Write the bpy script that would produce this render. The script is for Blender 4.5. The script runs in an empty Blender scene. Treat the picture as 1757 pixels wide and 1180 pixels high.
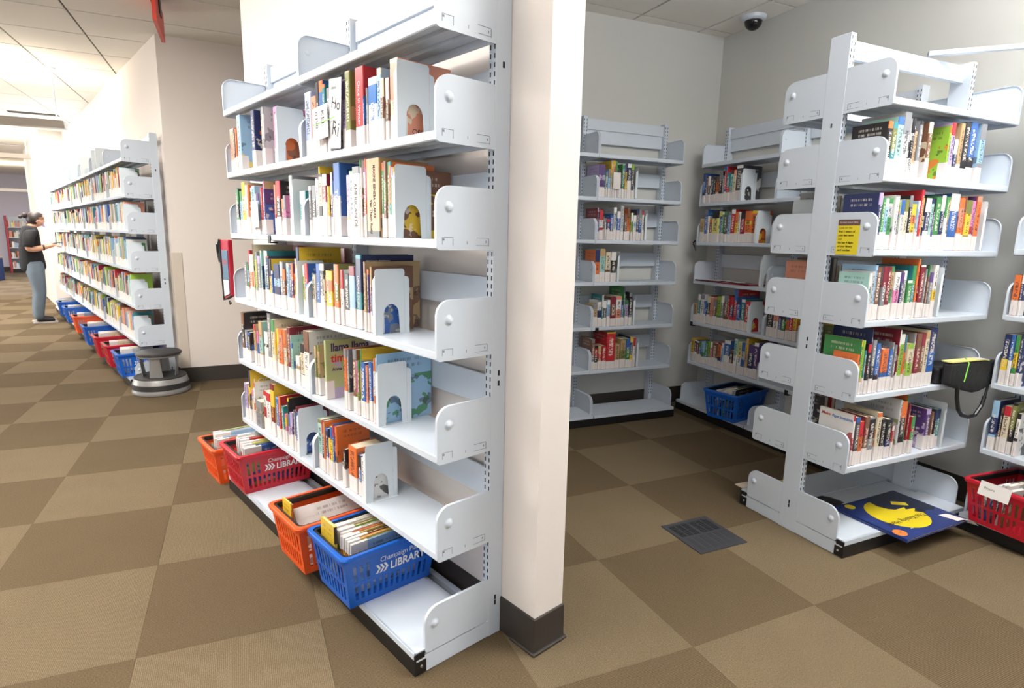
import bpy, bmesh, math, random
from mathutils import Vector, Matrix, Euler
R_ = random.Random(7)
SC = bpy.context.scene
COL = SC.collection
# ---------------------------------------------------------------- camera
cam = bpy.data.objects.new('camera', bpy.data.cameras.new('camera'))
COL.objects.link(cam)
def camera():
    pitch, roll, yaw = 0.18039724, 0.02083453, 0.4339229
    cp, sp, c, s = math.cos(pitch), math.sin(pitch), math.cos(yaw), math.sin(yaw)
    fwd = Vector((s*cp, c*cp, -sp)); right = Vector((c, -s, 0)); up = right.cross(fwd)
    r2 = math.cos(roll)*right + math.sin(roll)*up
    u2 = -math.sin(roll)*right + math.cos(roll)*up
    m = Matrix((r2, u2, -fwd)).transposed().to_4x4()
    m.translation = Vector((-1.36836954, -1.39157543, 1.40095282))
    cam.matrix_world = m
    cam.data.sensor_width = 36.0
    cam.data.lens = 1007.65831*36.0/1757.0
    cam.data.clip_start = 0.02; cam.data.clip_end = 200
camera(); SC.camera = cam
# ---------------------------------------------------------------- light and exposure
W = bpy.data.worlds.new('World'); SC.world = W; W.use_nodes = True
W.node_tree.nodes['Background'].inputs[0].default_value = (0.93, 0.96, 1.0, 1)
W.node_tree.nodes['Background'].inputs[1].default_value = 0.82
def area(name, loc, size, power, col, rot=(0, 0, 0)):
    d = bpy.data.lights.new(name, 'AREA'); d.shape = 'RECTANGLE'; d.size, d.size_y = size
    d.energy = power; d.color = col
    o = bpy.data.objects.new(name, d); COL.objects.link(o); o.location = loc; o.rotation_euler = rot
    return o
UP = (math.pi, 0, 0)
area('ceiling_light_corridor', (-2.6, 0.4, 2.99), (1.2, 2.4), 42, (1, 0.98, 0.96))
area('ceiling_light_entrance', (-2.5, -2.2, 2.99), (2.4, 1.2), 24, (1, 0.99, 0.98))
area('ceiling_light_alcove', (0.75, -0.45, 2.99), (1.2, 0.6), 24, (0.97, 0.98, 1))
area('uplight_alcove', (1.35, -0.9, 2.45), (1.7, 0.15), 85, (1, 1, 1), UP)  # added unseen light facing up, brightens the alcove ceiling
area('uplight_corridor', (-3.3, 0.6, 2.45), (2.4, 0.15), 75, (1, 0.96, 0.9), UP)  # added out of view, pointed up to lift the corridor ceiling
area('uplight_hall_a', (-4.3, 6.48, 2.55), (2.3, 0.12), 20, (1, 0.95, 0.86), UP)
area('uplight_hall_b', (-6.1, 12.1, 2.72), (2.3, 0.12), 90, (1, 0.95, 0.86), UP)
area('window_light_hall', (-10.5, 9.0, 1.6), (9.0, 2.2), 850, (1, 0.97, 0.92), (0, -math.pi/2, 0))  # big unseen light added on the left to whiten the hall wall
area('ceiling_light_hall_a', (-3.2, 2.7, 2.99), (0.8, 1.8), 75, (1, 0.96, 0.9))  # unseen fill, placed to brighten the wall end face and mid floor
area('ceiling_light_hall_c', (-4.3, 9.2, 2.99), (0.6, 3.0), 120, (1, 0.96, 0.9))  # fill added to brighten the hall carpet, no fixture modelled
area('ceiling_light_hall_b', (-6.6, 17.0, 2.99), (2.4, 3.6), 160, (1, 0.97, 0.95))
VS = SC.view_settings
SC.display_settings.display_device = 'sRGB'
VS.view_transform = 'Standard'; VS.look = 'None'; VS.exposure = 0.54; VS.gamma = 1.0; VS.use_curve_mapping = False
# ---------------------------------------------------------------- helpers
def lin(c):
    return tuple(((x/255/12.92) if x/255 <= 0.04045 else ((x/255+0.055)/1.055)**2.4) for x in c)
MATS = {}
def mat(name, rgb, rough=0.5, metal=0.0, spec=None, noise=None, bump=None, emit=None):
    if name in MATS: return MATS[name]
    m = bpy.data.materials.new(name); m.use_nodes = True; nt = m.node_tree
    b = nt.nodes['Principled BSDF']; l = lin(rgb)
    b.inputs['Base Color'].default_value = (*l, 1); b.inputs['Roughness'].default_value = rough
    b.inputs['Metallic'].default_value = metal
    if spec is not None: b.inputs['Specular IOR Level'].default_value = spec
    if noise or bump:
        tc = nt.nodes.new('ShaderNodeTexCoord'); n = nt.nodes.new('ShaderNodeTexNoise')
        nt.links.new(tc.outputs['Object'], n.inputs['Vector'])
        n.inputs['Scale'].default_value = (noise or bump)[0]; n.inputs['Detail'].default_value = 4
        if noise:
            r = nt.nodes.new('ShaderNodeMapRange'); r.inputs[3].default_value = 1-noise[1]; r.inputs[4].default_value = 1+noise[1]
            nt.links.new(n.outputs[0], r.inputs[0])
            mx = nt.nodes.new('ShaderNodeVectorMath'); mx.operation = 'SCALE'; mx.inputs[0].default_value = l
            nt.links.new(r.outputs[0], mx.inputs['Scale']); nt.links.new(mx.outputs[0], b.inputs['Base Color'])
        if bump:
            bp = nt.nodes.new('ShaderNodeBump'); bp.inputs['Strength'].default_value = bump[1]; bp.inputs['Distance'].default_value = bump[2]
            nt.links.new(n.outputs[0], bp.inputs['Height']); nt.links.new(bp.outputs[0], b.inputs['Normal'])
    if emit:
        b.inputs['Emission Color'].default_value = (*lin(emit[0]), 1); b.inputs['Emission Strength'].default_value = emit[1]
    MATS[name] = m; return m
class MB:
    """collects polygons; build() links them as one mesh object"""
    def __init__(s): s.v = []; s.f = []; s.c = []
    def box(s, x0, x1, y0, y1, z0, z1, col=None):
        n = len(s.v)
        s.v += [(x0,y0,z0),(x1,y0,z0),(x1,y1,z0),(x0,y1,z0),(x0,y0,z1),(x1,y0,z1),(x1,y1,z1),(x0,y1,z1)]
        s.f += [(n,n+3,n+2,n+1),(n+4,n+5,n+6,n+7),(n,n+1,n+5,n+4),(n+1,n+2,n+6,n+5),(n+2,n+3,n+7,n+6),(n+3,n,n+4,n+7)]
        if col: s.c += [col]*6
        return s
    def quad(s, a, b, c, d):
        n = len(s.v); s.v += [tuple(a), tuple(b), tuple(c), tuple(d)]; s.f.append((n,n+1,n+2,n+3)); return s
    def prism(s, pts, lo, hi, axis='z'):
        """extrude a 2-D outline (counter-clockwise) between lo and hi along an axis"""
        n = len(s.v); k = len(pts)
        def P(p, h): return (p[0],p[1],h) if axis == 'z' else ((h,p[0],p[1]) if axis == 'x' else (p[0],h,p[1]))
        s.v += [P(p, lo) for p in pts]+[P(p, hi) for p in pts]
        fl = axis == 'y'
        top = tuple(range(n+k, n+2*k)); bot = tuple(reversed(range(n, n+k)))
        s.f += [top, bot] if not fl else [top[::-1], bot[::-1]]
        for i in range(k):
            j = (i+1) % k; q = (n+i, n+j, n+k+j, n+k+i); s.f.append(q if not fl else q[::-1])
        return s
    def lathe(s, prof, seg=24, axis='z', c=(0,0,0)):
        n = len(s.v); k = len(prof)
        for i in range(seg):
            a = 2*math.pi*i/seg; ca, sa = math.cos(a), math.sin(a)
            for r, h in prof:
                p = (r*ca, r*sa, h) if axis == 'z' else ((h, r*ca, r*sa) if axis == 'x' else (r*sa, h, r*ca))
                s.v.append((p[0]+c[0], p[1]+c[1], p[2]+c[2]))
        for i in range(seg):
            j = (i+1) % seg
            for q in range(k-1):
                s.f.append((n+i*k+q, n+j*k+q, n+j*k+q+1, n+i*k+q+1))
        return s
    def tube(s, pts, r, seg=8):
        pts = [Vector(p) for p in pts]; n = len(s.v)
        for i, p in enumerate(pts):
            t = (pts[min(i+1, len(pts)-1)]-pts[max(i-1, 0)]).normalized()
            a = t.orthogonal().normalized() if abs(t.z) > .95 else t.cross(Vector((0,0,1))).normalized()
            b = t.cross(a)
            for q in range(seg):
                w = 2*math.pi*q/seg; s.v.append(tuple(p+r*(math.cos(w)*a+math.sin(w)*b)))
        for i in range(len(pts)-1):
            for q in range(seg):
                w = (q+1) % seg; s.f.append((n+i*seg+q, n+i*seg+w, n+(i+1)*seg+w, n+(i+1)*seg+q))
        s.f.append(tuple(n+q for q in reversed(range(seg)))); m = n+(len(pts)-1)*seg; s.f.append(tuple(m+q for q in range(seg)))
        return s
    def mesh(s, name, m, smooth=False):
        me = bpy.data.meshes.new(name); me.from_pydata(s.v, [], s.f)
        if m: me.materials.append(m)
        if s.c:
            at = me.color_attributes.new('Col', 'FLOAT_COLOR', 'CORNER'); buf = []
            for p, c in zip(me.polygons, s.c): buf += list((*c, 1))*p.loop_total
            at.data.foreach_set('color', buf)
        if smooth: me.polygons.foreach_set('use_smooth', [True]*len(me.polygons)); me.set_sharp_from_angle(angle=math.radians(40))
        me.update(); return me
    def build(s, name, m, parent=None, loc=(0,0,0), rot=None, smooth=False):
        return put(name, s.mesh(name, m, smooth), parent, loc, rot)
def put(name, me, parent=None, loc=(0,0,0), rot=None):
    o = bpy.data.objects.new(name, me); COL.objects.link(o); o.location = loc
    if rot is not None: o.rotation_euler = rot
    if parent: o.parent = parent
    return o
def empty(name, loc=(0,0,0), rz=0.0):
    o = bpy.data.objects.new(name, None); COL.objects.link(o); o.location = loc; o.rotation_euler = (0, 0, rz); o.empty_display_size = .1
    return o
def tag(o, label, cat, group=None):
    o['label'] = label; o['category'] = cat
    if group: o['group'] = group
    return o
def struct(o): o['kind'] = 'structure'; return o
def stuff(o): o['kind'] = 'stuff'; return o
def bevel(o, w, seg=2):
    b = o.modifiers.new('bevel', 'BEVEL'); b.width = w; b.segments = seg; b.limit_method = 'ANGLE'; return o
class LF:
    """local frame of a piece of furniture: x to the right seen from its front, y into its depth"""
    def __init__(s, o, ang): s.o = Vector((*o, 0)) if len(o) == 2 else Vector(o); s.ang = ang; s.m = Matrix.Translation(s.o) @ Matrix.Rotation(ang, 4, 'Z')
    def P(s, u, v, z=0): return s.m @ Vector((u, v, z))
def text(s, size, m, parent, origin, xd, yd, align='LEFT', name='lettering', sx=1.0, bold=0.0):
    c = bpy.data.curves.new('t', 'FONT'); c.body = s; c.size = size; c.align_x = align; c.resolution_u = 3; c.offset = bold
    o = bpy.data.objects.new('t', c); me = bpy.data.meshes.new_from_object(o)
    bpy.data.objects.remove(o); bpy.data.curves.remove(c)
    me.materials.clear(); me.materials.append(m); me.name = name
    xd = Vector(xd).normalized(); yd = Vector(yd).normalized(); zd = xd.cross(yd)
    q = bpy.data.objects.new(name, me); COL.objects.link(q); q.parent = parent
    b = Matrix((xd, yd, zd)).transposed().to_4x4(); b.translation = Vector(origin)
    q.matrix_local = b @ Matrix.Diagonal((sx, 1, 1, 1))
    return q
def rrect(x0, x1, y0, y1, r, n=5):
    pts = []
    for cx, cy, a0 in ((x1-r, y0+r, -90), (x1-r, y1-r, 0), (x0+r, y1-r, 90), (x0+r, y0+r, 180)):
        for i in range(n+1):
            a = math.radians(a0+90*i/n); pts.append((cx+r*math.cos(a), cy+r*math.sin(a)))
    return pts
# frames (metres; the room axes follow the carpet tiles, the slanted wall runs 17 degrees off them)
MAIN = LF((-0.936, 0.238), -1.2678)
LEFT = LF((-2.314, 4.648), -1.2678)
BACK = LF((1.743, 2.193), -0.03)
SIDE = LF((1.918, 2.388), -1.6008)
EAST = LF((1.852, 0.169), -1.6008)
FREE = LF((1.03, 0.135), 0.0)
FREE_R = LF((1.944, 0.85), math.pi)
# ---------------------------------------------------------------- materials
WHITE = mat('shelf_white_enamel', (210, 219, 230), 0.32)
BLACKM = mat('black_steel', (26, 25, 26), 0.4)
BLACKP = mat('black_plastic', (22, 22, 24), 0.35)
DARK = mat('slot_dark', (28, 32, 42), 0.8)
PAPER = mat('white_paper', (230, 225, 222), 0.7)
def slip_material():
    m = mat('hold_slip_paper', (228, 221, 218), .7); nt = m.node_tree; N = nt.nodes; L = nt.links.new
    tc = N.new('ShaderNodeTexCoord'); sp = N.new('ShaderNodeSeparateXYZ'); L(tc.outputs['Object'], sp.inputs[0])
    def mt(op, p, q):
        k = N.new('ShaderNodeMath'); k.operation = op
        for i, v in enumerate((p, q)):
            if isinstance(v, float): k.inputs[i].default_value = v
            else: L(v, k.inputs[i])
        return k.outputs[0]
    n = N.new('ShaderNodeTexNoise'); n.noise_dimensions = '1D'; n.inputs['Scale'].default_value = 420; L(sp.outputs[2], n.inputs['W'])
    f = mt('MULTIPLY', mt('LESS_THAN', mt('ABSOLUTE', sp.outputs[0], 0.0), .0016), mt('MULTIPLY', mt('GREATER_THAN', n.outputs[0], .5), mt('LESS_THAN', sp.outputs[2], .046)))
    mx = N.new('ShaderNodeMix'); mx.data_type = 'RGBA'; L(mt('MULTIPLY', f, .5), mx.inputs[0]); mx.inputs[6].default_value = (*lin((228, 221, 218)), 1); mx.inputs[7].default_value = (*lin((120, 116, 120)), 1)
    L(mx.outputs[2], N['Principled BSDF'].inputs['Base Color']); return m
SLIP = slip_material()
PAGES = mat('page_edges', (226, 214, 188), 0.85, noise=(60, 0.08))
WALLW = mat('wall_cream_paint', (234, 226, 220), 0.75, bump=(220, 0.05, 0.002))
WALLP = mat('wall_beige_paint', (228, 218, 210), 0.75, bump=(220, 0.05, 0.002))
WALLG = mat('wall_grey_paint', (212, 212, 208), 0.75, bump=(220, 0.05, 0.002))
WALLF = mat('wall_lilac_paint', (214, 208, 220), 0.8)
BASEB = mat('baseboard_rubber', (58, 52, 48), 0.5)
CEILT = mat('ceiling_tile_board', (236, 232, 224), 0.9, noise=(160, 0.03))
CEILG = mat('ceiling_grid_shadow', (70, 68, 64), 0.8)  # dark joint colour between the ceiling boards
INKB = mat('ink_black', (30, 28, 32), 0.7)
INKW = mat('ink_white', (240, 240, 240), 0.6)
INKY = mat('ink_yellow', (240, 214, 60), 0.6)
INKR = mat('ink_red', (205, 50, 40), 0.6)
INKP = mat('ink_purple', (62, 46, 104), 0.6)
INKBL = mat('ink_blue', (50, 120, 200), 0.6)
def carpet(name, rgb, ang):
    m = bpy.data.materials.new(name); m.use_nodes = True; nt = m.node_tree; b = nt.nodes['Principled BSDF']
    b.inputs['Roughness'].default_value = 0.95; b.inputs['Specular IOR Level'].default_value = 0.1
    tc = nt.nodes.new('ShaderNodeTexCoord'); mp = nt.nodes.new('ShaderNodeMapping'); mp.inputs['Rotation'].default_value = (0, 0, ang)
    nt.links.new(tc.outputs['Object'], mp.inputs['Vector'])
    w = nt.nodes.new('ShaderNodeTexWave'); w.inputs['Scale'].default_value = 55; w.inputs['Distortion'].default_value = 1.2
    w.inputs['Detail'].default_value = 2; w.inputs['Detail Scale'].default_value = 6
    nt.links.new(mp.outputs[0], w.inputs['Vector'])
    n = nt.nodes.new('ShaderNodeTexNoise'); n.inputs['Scale'].default_value = 260; n.inputs['Detail'].default_value = 3
    nt.links.new(mp.outputs[0], n.inputs['Vector'])
    n2 = nt.nodes.new('ShaderNodeTexNoise'); n2.inputs['Scale'].default_value = 3.5; n2.inputs['Detail'].default_value = 3
    nt.links.new(tc.outputs['Object'], n2.inputs['Vector'])
    def mr(src, a, bb):
        r = nt.nodes.new('ShaderNodeMapRange'); r.inputs[1].default_value = .2; r.inputs[2].default_value = .8; r.inputs[3].default_value = a; r.inputs[4].default_value = bb
        nt.links.new(src, r.inputs[0]); return r.outputs[0]
    def mul(p, q):
        k = nt.nodes.new('ShaderNodeMath'); k.operation = 'MULTIPLY'; nt.links.new(p, k.inputs[0]); nt.links.new(q, k.inputs[1]); return k.outputs[0]
    f = mul(mul(mr(w.outputs[1], .86 if 'light' in name else .74, 1.14 if 'light' in name else 1.26), mr(n.outputs[0], .55, 1.45)), mr(n2.outputs[0], .95, 1.05))
    v = nt.nodes.new('ShaderNodeVectorMath'); v.operation = 'SCALE'; v.inputs[0].default_value = lin(rgb)
    nt.links.new(f, v.inputs['Scale']); nt.links.new(v.outputs[0], b.inputs['Base Color'])
    bp = nt.nodes.new('ShaderNodeBump'); bp.inputs['Strength'].default_value = 0.35; bp.inputs['Distance'].default_value = 0.003
    nt.links.new(w.outputs[1], bp.inputs['Height']); nt.links.new(bp.outputs[0], b.inputs['Normal'])
    return m
CARL = carpet('carpet_light_tan', (113, 99, 78), 0.0)
CARD = carpet('carpet_dark_tan', (97, 83, 63), math.pi/2)
def cover_material(name):
    m = bpy.data.materials.new(name); m.use_nodes = True; nt = m.node_tree; N = nt.nodes; Lk = nt.links.new
    b = N['Principled BSDF']; b.inputs['Roughness'].default_value = 0.3
    def math_(op, a, bb=None, clamp=False):
        k = N.new('ShaderNodeMath'); k.operation = op; k.use_clamp = clamp
        for i, q in enumerate((a, bb)):
            if q is None: continue
            if isinstance(q, (int, float)): k.inputs[i].default_value = q
            else: Lk(q, k.inputs[i])
        return k.outputs[0]
    def mix(f, a, c):
        k = N.new('ShaderNodeMix'); k.data_type = 'RGBA'; Lk(f, k.inputs[0]); Lk(a, k.inputs[6]); Lk(c, k.inputs[7]); return k.outputs[2]
    uv = N.new('ShaderNodeUVMap'); uv.uv_map = 'UV'; sp = N.new('ShaderNodeSeparateXYZ'); Lk(uv.outputs[0], sp.inputs[0])
    u, v = sp.outputs[0], sp.outputs[1]
    part = math_('FLOOR', math_('MULTIPLY', u, 0.5)); uu = math_('SUBTRACT', u, math_('MULTIPLY', part, 2.0))
    oi = N.new('ShaderNodeObjectInfo'); c1 = oi.outputs['Color']; rnd = oi.outputs['Random']
    def attr(n):
        a = N.new('ShaderNodeAttribute'); a.attribute_type = 'OBJECT'; a.attribute_name = n; return a.outputs['Color']
    c2, c3 = attr('tint_second'), attr('tint_print')
    def noise(x, y, z, sc=1.0, det=1.0):
        cb = N.new('ShaderNodeCombineXYZ')
        for i, q in enumerate((x, y, z)):
            if isinstance(q, (int, float)): cb.inputs[i].default_value = q
            else: Lk(q, cb.inputs[i])
        n = N.new('ShaderNodeTexNoise'); n.inputs['Scale'].default_value = sc; n.inputs['Detail'].default_value = det
        Lk(cb.outputs[0], n.inputs['Vector']); return n.outputs[0]
    r100 = math_('MULTIPLY', rnd, 97.0)
    # spine: a band of the second colour at one end, a line of print marks
    hi = math_('GREATER_THAN', v, math_('ADD', math_('MULTIPLY', rnd, 0.5), 0.62))
    lo = math_('LESS_THAN', v, math_('SUBTRACT', math_('MULTIPLY', math_('FRACT', math_('MULTIPLY', rnd, 7.3)), 0.9), 0.25))
    band = math_('MAXIMUM', hi, lo)
    ins = math_('LESS_THAN', math_('ABSOLUTE', math_('SUBTRACT', uu, 0.5)), 0.24)
    rng = math_('MULTIPLY', math_('GREATER_THAN', v, 0.36), math_('LESS_THAN', v, math_('ADD', 0.7, math_('MULTIPLY', rnd, 0.24))))
    marks = math_('GREATER_THAN', noise(math_('MULTIPLY', uu, 3.0), math_('MULTIPLY', v, 38.0), r100), 0.5)
    tm = math_('MULTIPLY', math_('MULTIPLY', ins, rng), math_('MULTIPLY', marks, 0.8))
    spine = mix(tm, mix(band, c1, c2), c3)
    # covers: broad blobs of the second colour, a few rows of print marks near the top
    blob = math_('GREATER_THAN', noise(math_('MULTIPLY', uu, 1.6), math_('MULTIPLY', v, 2.2), r100, 1.6, 2.5), 0.54)
    blob2 = math_('GREATER_THAN', noise(math_('MULTIPLY', uu, 3.1), math_('MULTIPLY', v, 4.0), math_('ADD', r100, 31.0), 1.6, 2.0), 0.62)
    low = math_('LESS_THAN', v, 0.66)
    rows = math_('GREATER_THAN', math_('FRACT', math_('MULTIPLY', v, 11.0)), 0.5)
    tt = math_('GREATER_THAN', noise(math_('MULTIPLY', uu, 34.0), math_('FLOOR', math_('MULTIPLY', v, 11.0)), r100, 1.0, 3.0), 0.5)
    tc_ = math_('MULTIPLY', math_('MULTIPLY', rows, tt), math_('MULTIPLY', math_('GREATER_THAN', v, 0.74), math_('MULTIPLY', math_('LESS_THAN', v, 0.93), 0.45)))
    tc_ = math_('MULTIPLY', tc_, math_('LESS_THAN', math_('ABSOLUTE', math_('SUBTRACT', uu, 0.5)), 0.3))
    cov = mix(math_('MULTIPLY', blob, math_('MULTIPLY', low, 0.85)), c1, c2)
    cov = mix(math_('MULTIPLY', blob2, math_('MULTIPLY', low, 0.6)), cov, c3)
    cov = mix(tc_, cov, c3)
    isp = math_('LESS_THAN', part, 0.5)
    Lk(mix(isp, cov, spine), b.inputs['Base Color'])
    return m
COVER = cover_material('book_cover')
def attr_material(name):
    m = bpy.data.materials.new(name); m.use_nodes = True; nt = m.node_tree
    a = nt.nodes.new('ShaderNodeVertexColor'); a.layer_name = 'Col'
    nt.links.new(a.outputs[0], nt.nodes['Principled BSDF'].inputs['Base Color']); nt.nodes['Principled BSDF'].inputs['Roughness'].default_value = .45
    return m
FARB = attr_material('far_book_covers')
# ---------------------------------------------------------------- room
def room():
    fl = struct(MB().box(-14, 6, -9, 26, -0.12, -0.003).build('floor', None))
    # checker of the same carpet for the ground past the single tiles
    m = bpy.data.materials.new('carpet_far'); m.use_nodes = True; nt = m.node_tree; b = nt.nodes['Principled BSDF']; b.inputs['Roughness'].default_value = .95
    tc = nt.nodes.new('ShaderNodeTexCoord'); mp = nt.nodes.new('ShaderNodeMapping'); mp.inputs['Scale'].default_value = (1/.61,)*3
    nt.links.new(tc.outputs['Object'], mp.inputs[0]); ck = nt.nodes.new('ShaderNodeTexChecker'); ck.inputs['Scale'].default_value = 1
    ck.inputs[1].default_value = (*lin((97, 83, 63)), 1); ck.inputs[2].default_value = (*lin((113, 99, 78)), 1)
    nt.links.new(mp.outputs[0], ck.inputs[0]); nt.links.new(ck.outputs[0], b.inputs['Base Color']); fl.data.materials.append(m)
    def g(c, r):
        k = min(0.0, c)
        return (0.61*(c-0.0403*k), 0.61*(r-0.0433*k))
    n = 0
    for r in range(-2, 22):
        y = r*.61
        for c in range(-16, 4):
            x = c*.61
            if r > 3 and (x > -0.2-0.305*y+.2 or x < -2.6-0.62*y): continue
            if r <= 3 and (x < -3.4-0.62*max(y, 0) or x > 2.3): continue
            if y < -.7 and x < -1.7: continue
            q = [g(c, r), g(c+1, r), g(c+1, r+1), g(c, r+1)]
            cx = sum(p[0] for p in q)/4; cy = sum(p[1] for p in q)/4
            q = [(cx+(p[0]-cx)*.9985, cy+(p[1]-cy)*.9985) for p in q]
            t = MB().prism(q, -0.003, 0.0).build('carpet_tile', CARD if (c+r) % 2 == 0 else CARL, fl); n += 1
    # slanted wall behind the near bookcase, its rubber base
    w = MB().prism([tuple(MAIN.P(*p)[:2]) for p in ((0.17, .37), (0.17, .505), (-2.345, .505), (-2.345, .37))], 0, 3.02).build('wall_centre', WALLW); struct(w)
    bb = MB().prism([tuple(MAIN.P(*p)[:2]) for p in ((0.177, .363), (0.177, .512), (-2.352, .512), (-2.352, .363))], 0.0, .135)
    o = struct(bb.build('baseboard_centre', BASEB)); bevel(o, .004)
    ft = MB().prism([tuple(MAIN.P(*p)[:2]) for p in ((0.186, .355), (0.186, .520), (.06, .520), (.06, .355))], 0.0, .012)
    o = struct(ft.build('trim_1', BASEB)); bevel(o, .005, 3)
    # wall behind the far row of bookcases, with its end face towards us
    a = LEFT.P(0.05, .405); bpt = Vector((a.x+.95, a.y+.03, 0)); c = LEFT.P(-7.05, 1.2); d = LEFT.P(-7.05, .405)
    w = MB().prism([tuple(p[:2]) for p in (a, bpt, c, d)], 0, 3.02).build('wall_left', WALLP); struct(w)
    a2 = LEFT.P(.056, .397); b2 = Vector((bpt.x, bpt.y-.007, 0))
    o = struct(MB().prism([tuple(p[:2]) for p in (a2, b2, bpt+Vector((0, .02, 0)), LEFT.P(-1, .42), LEFT.P(-1, .397))], 0, .14).build('baseboard_left', BASEB))
    gx = Vector((1, .0316, 0)).normalized(); gy = LEFT.P(-1, 0)-LEFT.P(0, 0)
    gp = [a-gx*.006-Vector((0, .008, 0)), a+gx*.075-Vector((0, .006, 0)), a+gx*.075, a+gx*.002, a+gy*.07+gx*.002, a+gy*.07-Vector((.01, .004, 0))]
    o = struct(MB().prism([tuple(p[:2]) for p in gp], .14, 1.2).build('trim_2', mat('guard_vinyl', (206, 194, 180), .5))); bevel(o, .003)
    w = MB().prism([tuple(LEFT.P(*p)[:2]) for p in ((-7.05, .08), (-7.05, .9), (-11, .9), (-11, .08))], 0, 3.02).build('wall_pier', WALLP); struct(w)
    w = MB().prism([tuple(LEFT.P(*p)[:2]) for p in ((-18.7, -9), (-18.7, 6), (-19, 6), (-19, -9))], 0, 3.02).build('wall_far', WALLF); struct(w)
    w = MB().prism([tuple(LEFT.P(*p)[:2]) for p in ((-18.66, -9), (-18.66, 6), (-18.7, 6), (-18.7, -9))], 0, .14).build('baseboard_far', BASEB); struct(w)
    # alcove walls
    w = MB().prism([tuple(BACK.P(*p)[:2]) for p in ((-2.9, .375), (.535, .375), (.535, .5), (-2.9, .5))], 0, 3.02).build('wall_back', WALLG); struct(w)
    w = MB().prism([tuple(BACK.P(*p)[:2]) for p in ((.535, .5), (.535, -7), (.68, -7), (.68, .5))], 0, 3.02).build('wall_right', WALLG); struct(w)
    o = struct(MB().prism([tuple(BACK.P(*p)[:2]) for p in ((-2.9, .368), (.535, .368), (.535, .375), (-2.9, .375))], 0, .14).build('baseboard_back', BASEB))
    o = struct(MB().prism([tuple(BACK.P(*p)[:2]) for p in ((.528, .368), (.528, -6), (.535, -6), (.535, .368))], 0, .14).build('baseboard_right', BASEB))
    # ceiling: slab, dark grid plane, single boards below it
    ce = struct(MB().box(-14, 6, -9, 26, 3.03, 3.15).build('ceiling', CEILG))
    def tiles(xs, ys, keep, lx, ly):
        me = None
        for x in xs:
            for y in ys:
                if not keep(x+lx/2, y+ly/2): continue
                if me is None: me = MB().box((.008), lx-.008, .008, ly-.008, 0, .012).mesh('ceiling_tile', CEILT)
                put('ceiling_tile', me, ce, (x, y, 3.018))
    tiles([-2.45+.61*i for i in range(-9, 4)], [3.1+.645*i for i in range(0, 17)],
          lambda x, y: x < -0.15-0.305*y+.35 and x > -.9-.64*y and not (x > -0.95-0.31*y and y < 4.4 and x > -1.0), .61, .645)
    tiles([-.42+.61*i for i in range(0, 5)], [.63+.61*i for i in range(0, 4)], lambda x, y: x < 2.6, .61, .61)
    rest = MB()
    rest.box(-14, -8.3, -9, 26, 3.018, 3.03).box(-8.3, 6, -9, .6, 3.018, 3.03).box(-8.3, -1.6, .6, 3.08, 3.018, 3.03).box(-8.3, 6, 14.2, 26, 3.018, 3.03)
    q = rest.build('ceiling_field', CEILT, ce); stuff(q)
room()
# ---------------------------------------------------------------- steel library bookcases
ZM = [.37, .70, 1.029, 1.362, 1.665, 1.965]
ZB = [.385, .718, 1.055, 1.365, 1.67, 1.97]
ZG = [.39, .72, 1.05, 1.353, 1.655, 1.955]
V0, V1 = .093, .314            # front and back of a shelf
def bracket_outline(v0, v1, h, r, rb=.012):
    pts = [(v1, 0), (v1, h)]
    for i in range(9):
        a = math.radians(90+90*i/8); pts.append((v0+r+r*math.cos(a), h-r+r*math.sin(a)))
    for i in range(4):
        a = math.radians(180+90*i/3); pts.append((v0+rb+rb*math.cos(a), rb+rb*math.sin(a)))
    return pts
def bracket_mesh(v0, v1, h, r, side):
    """flat plate with a folded rim along its front and top, rim towards the shelf (side = +1: rim to +x)"""
    b = MB(); pts = bracket_outline(v0, v1, h, r)
    b.prism(pts, -.0012, .0012, 'x')
    rim = pts[1:]; n = len(b.v); k = len(rim)
    cx, cz = (v0+v1)/2, h*.5
    for p in rim:
        d = Vector((cx-p[0], cz-p[1])).normalized()*.0025; b.v += [(0, p[0], p[1]), (side*.009, p[0], p[1]), (side*.009, p[0]+d.x, p[1]+d.y), (0, p[0]+d.x, p[1]+d.y)]
    for i in range(k-1):
        o, q = n+4*i, n+4*i+4
        for s in range(3): b.f.append((o+s, o+s+1, q+s+1, q+s))
    return b
def marks_mesh(v0, v1, sgn):
    """the small pressed slots along the lower edge of a bracket"""
    b = MB(); x = sgn*.0017
    def m(a, c, z0, z1): b.box(min(x*.6, x), max(x*.6, x), a, c, z0, z1)
    L = v1-v0
    m(v0+.02, v0+.06, .036, .0375); m(v0+.02, v0+.0215, .017, .036); m(v0+.058, v0+.0595, .014, .036)
    m(v0+.66*L, v0+.88*L, .036, .0375); m(v0+.88*L, v0+.89*L, .012, .036); m(v0+.66*L, v0+.88*L, .014, .0152)
    m(v0+.83*L, v0+.845*L, .022, .029); m(v0+.5*L, v0+.508*L, .018, .027); m(v0+.02, v0+.028, .028, .034)
    return b
SHARED = {}
def shared(key, fn):
    if key not in SHARED: SHARED[key] = fn()
    return SHARED[key]
def shelf_mesh(w):
    b = MB(); x0, x1 = .004, w-.004
    b.box(x0, x1, V0+.002, V1, .0235, .027)
    b.prism([(V0+.001, .003), (V0+.004, 0), (V0+.010, 0), (V0+.010, .0235), (V0+.002, .0265), (V0+.0005, .023)], x0, x1, 'x')
    b.box(x0, x1, V1-.012, V1, .002, .0235); b.box(x0, x1, V0+.075, V0+.081, .012, .0235); b.box(x0, x1, V0+.145, V0+.151, .012, .0235)
    return b.mesh('shelf', WHITE)
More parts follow.
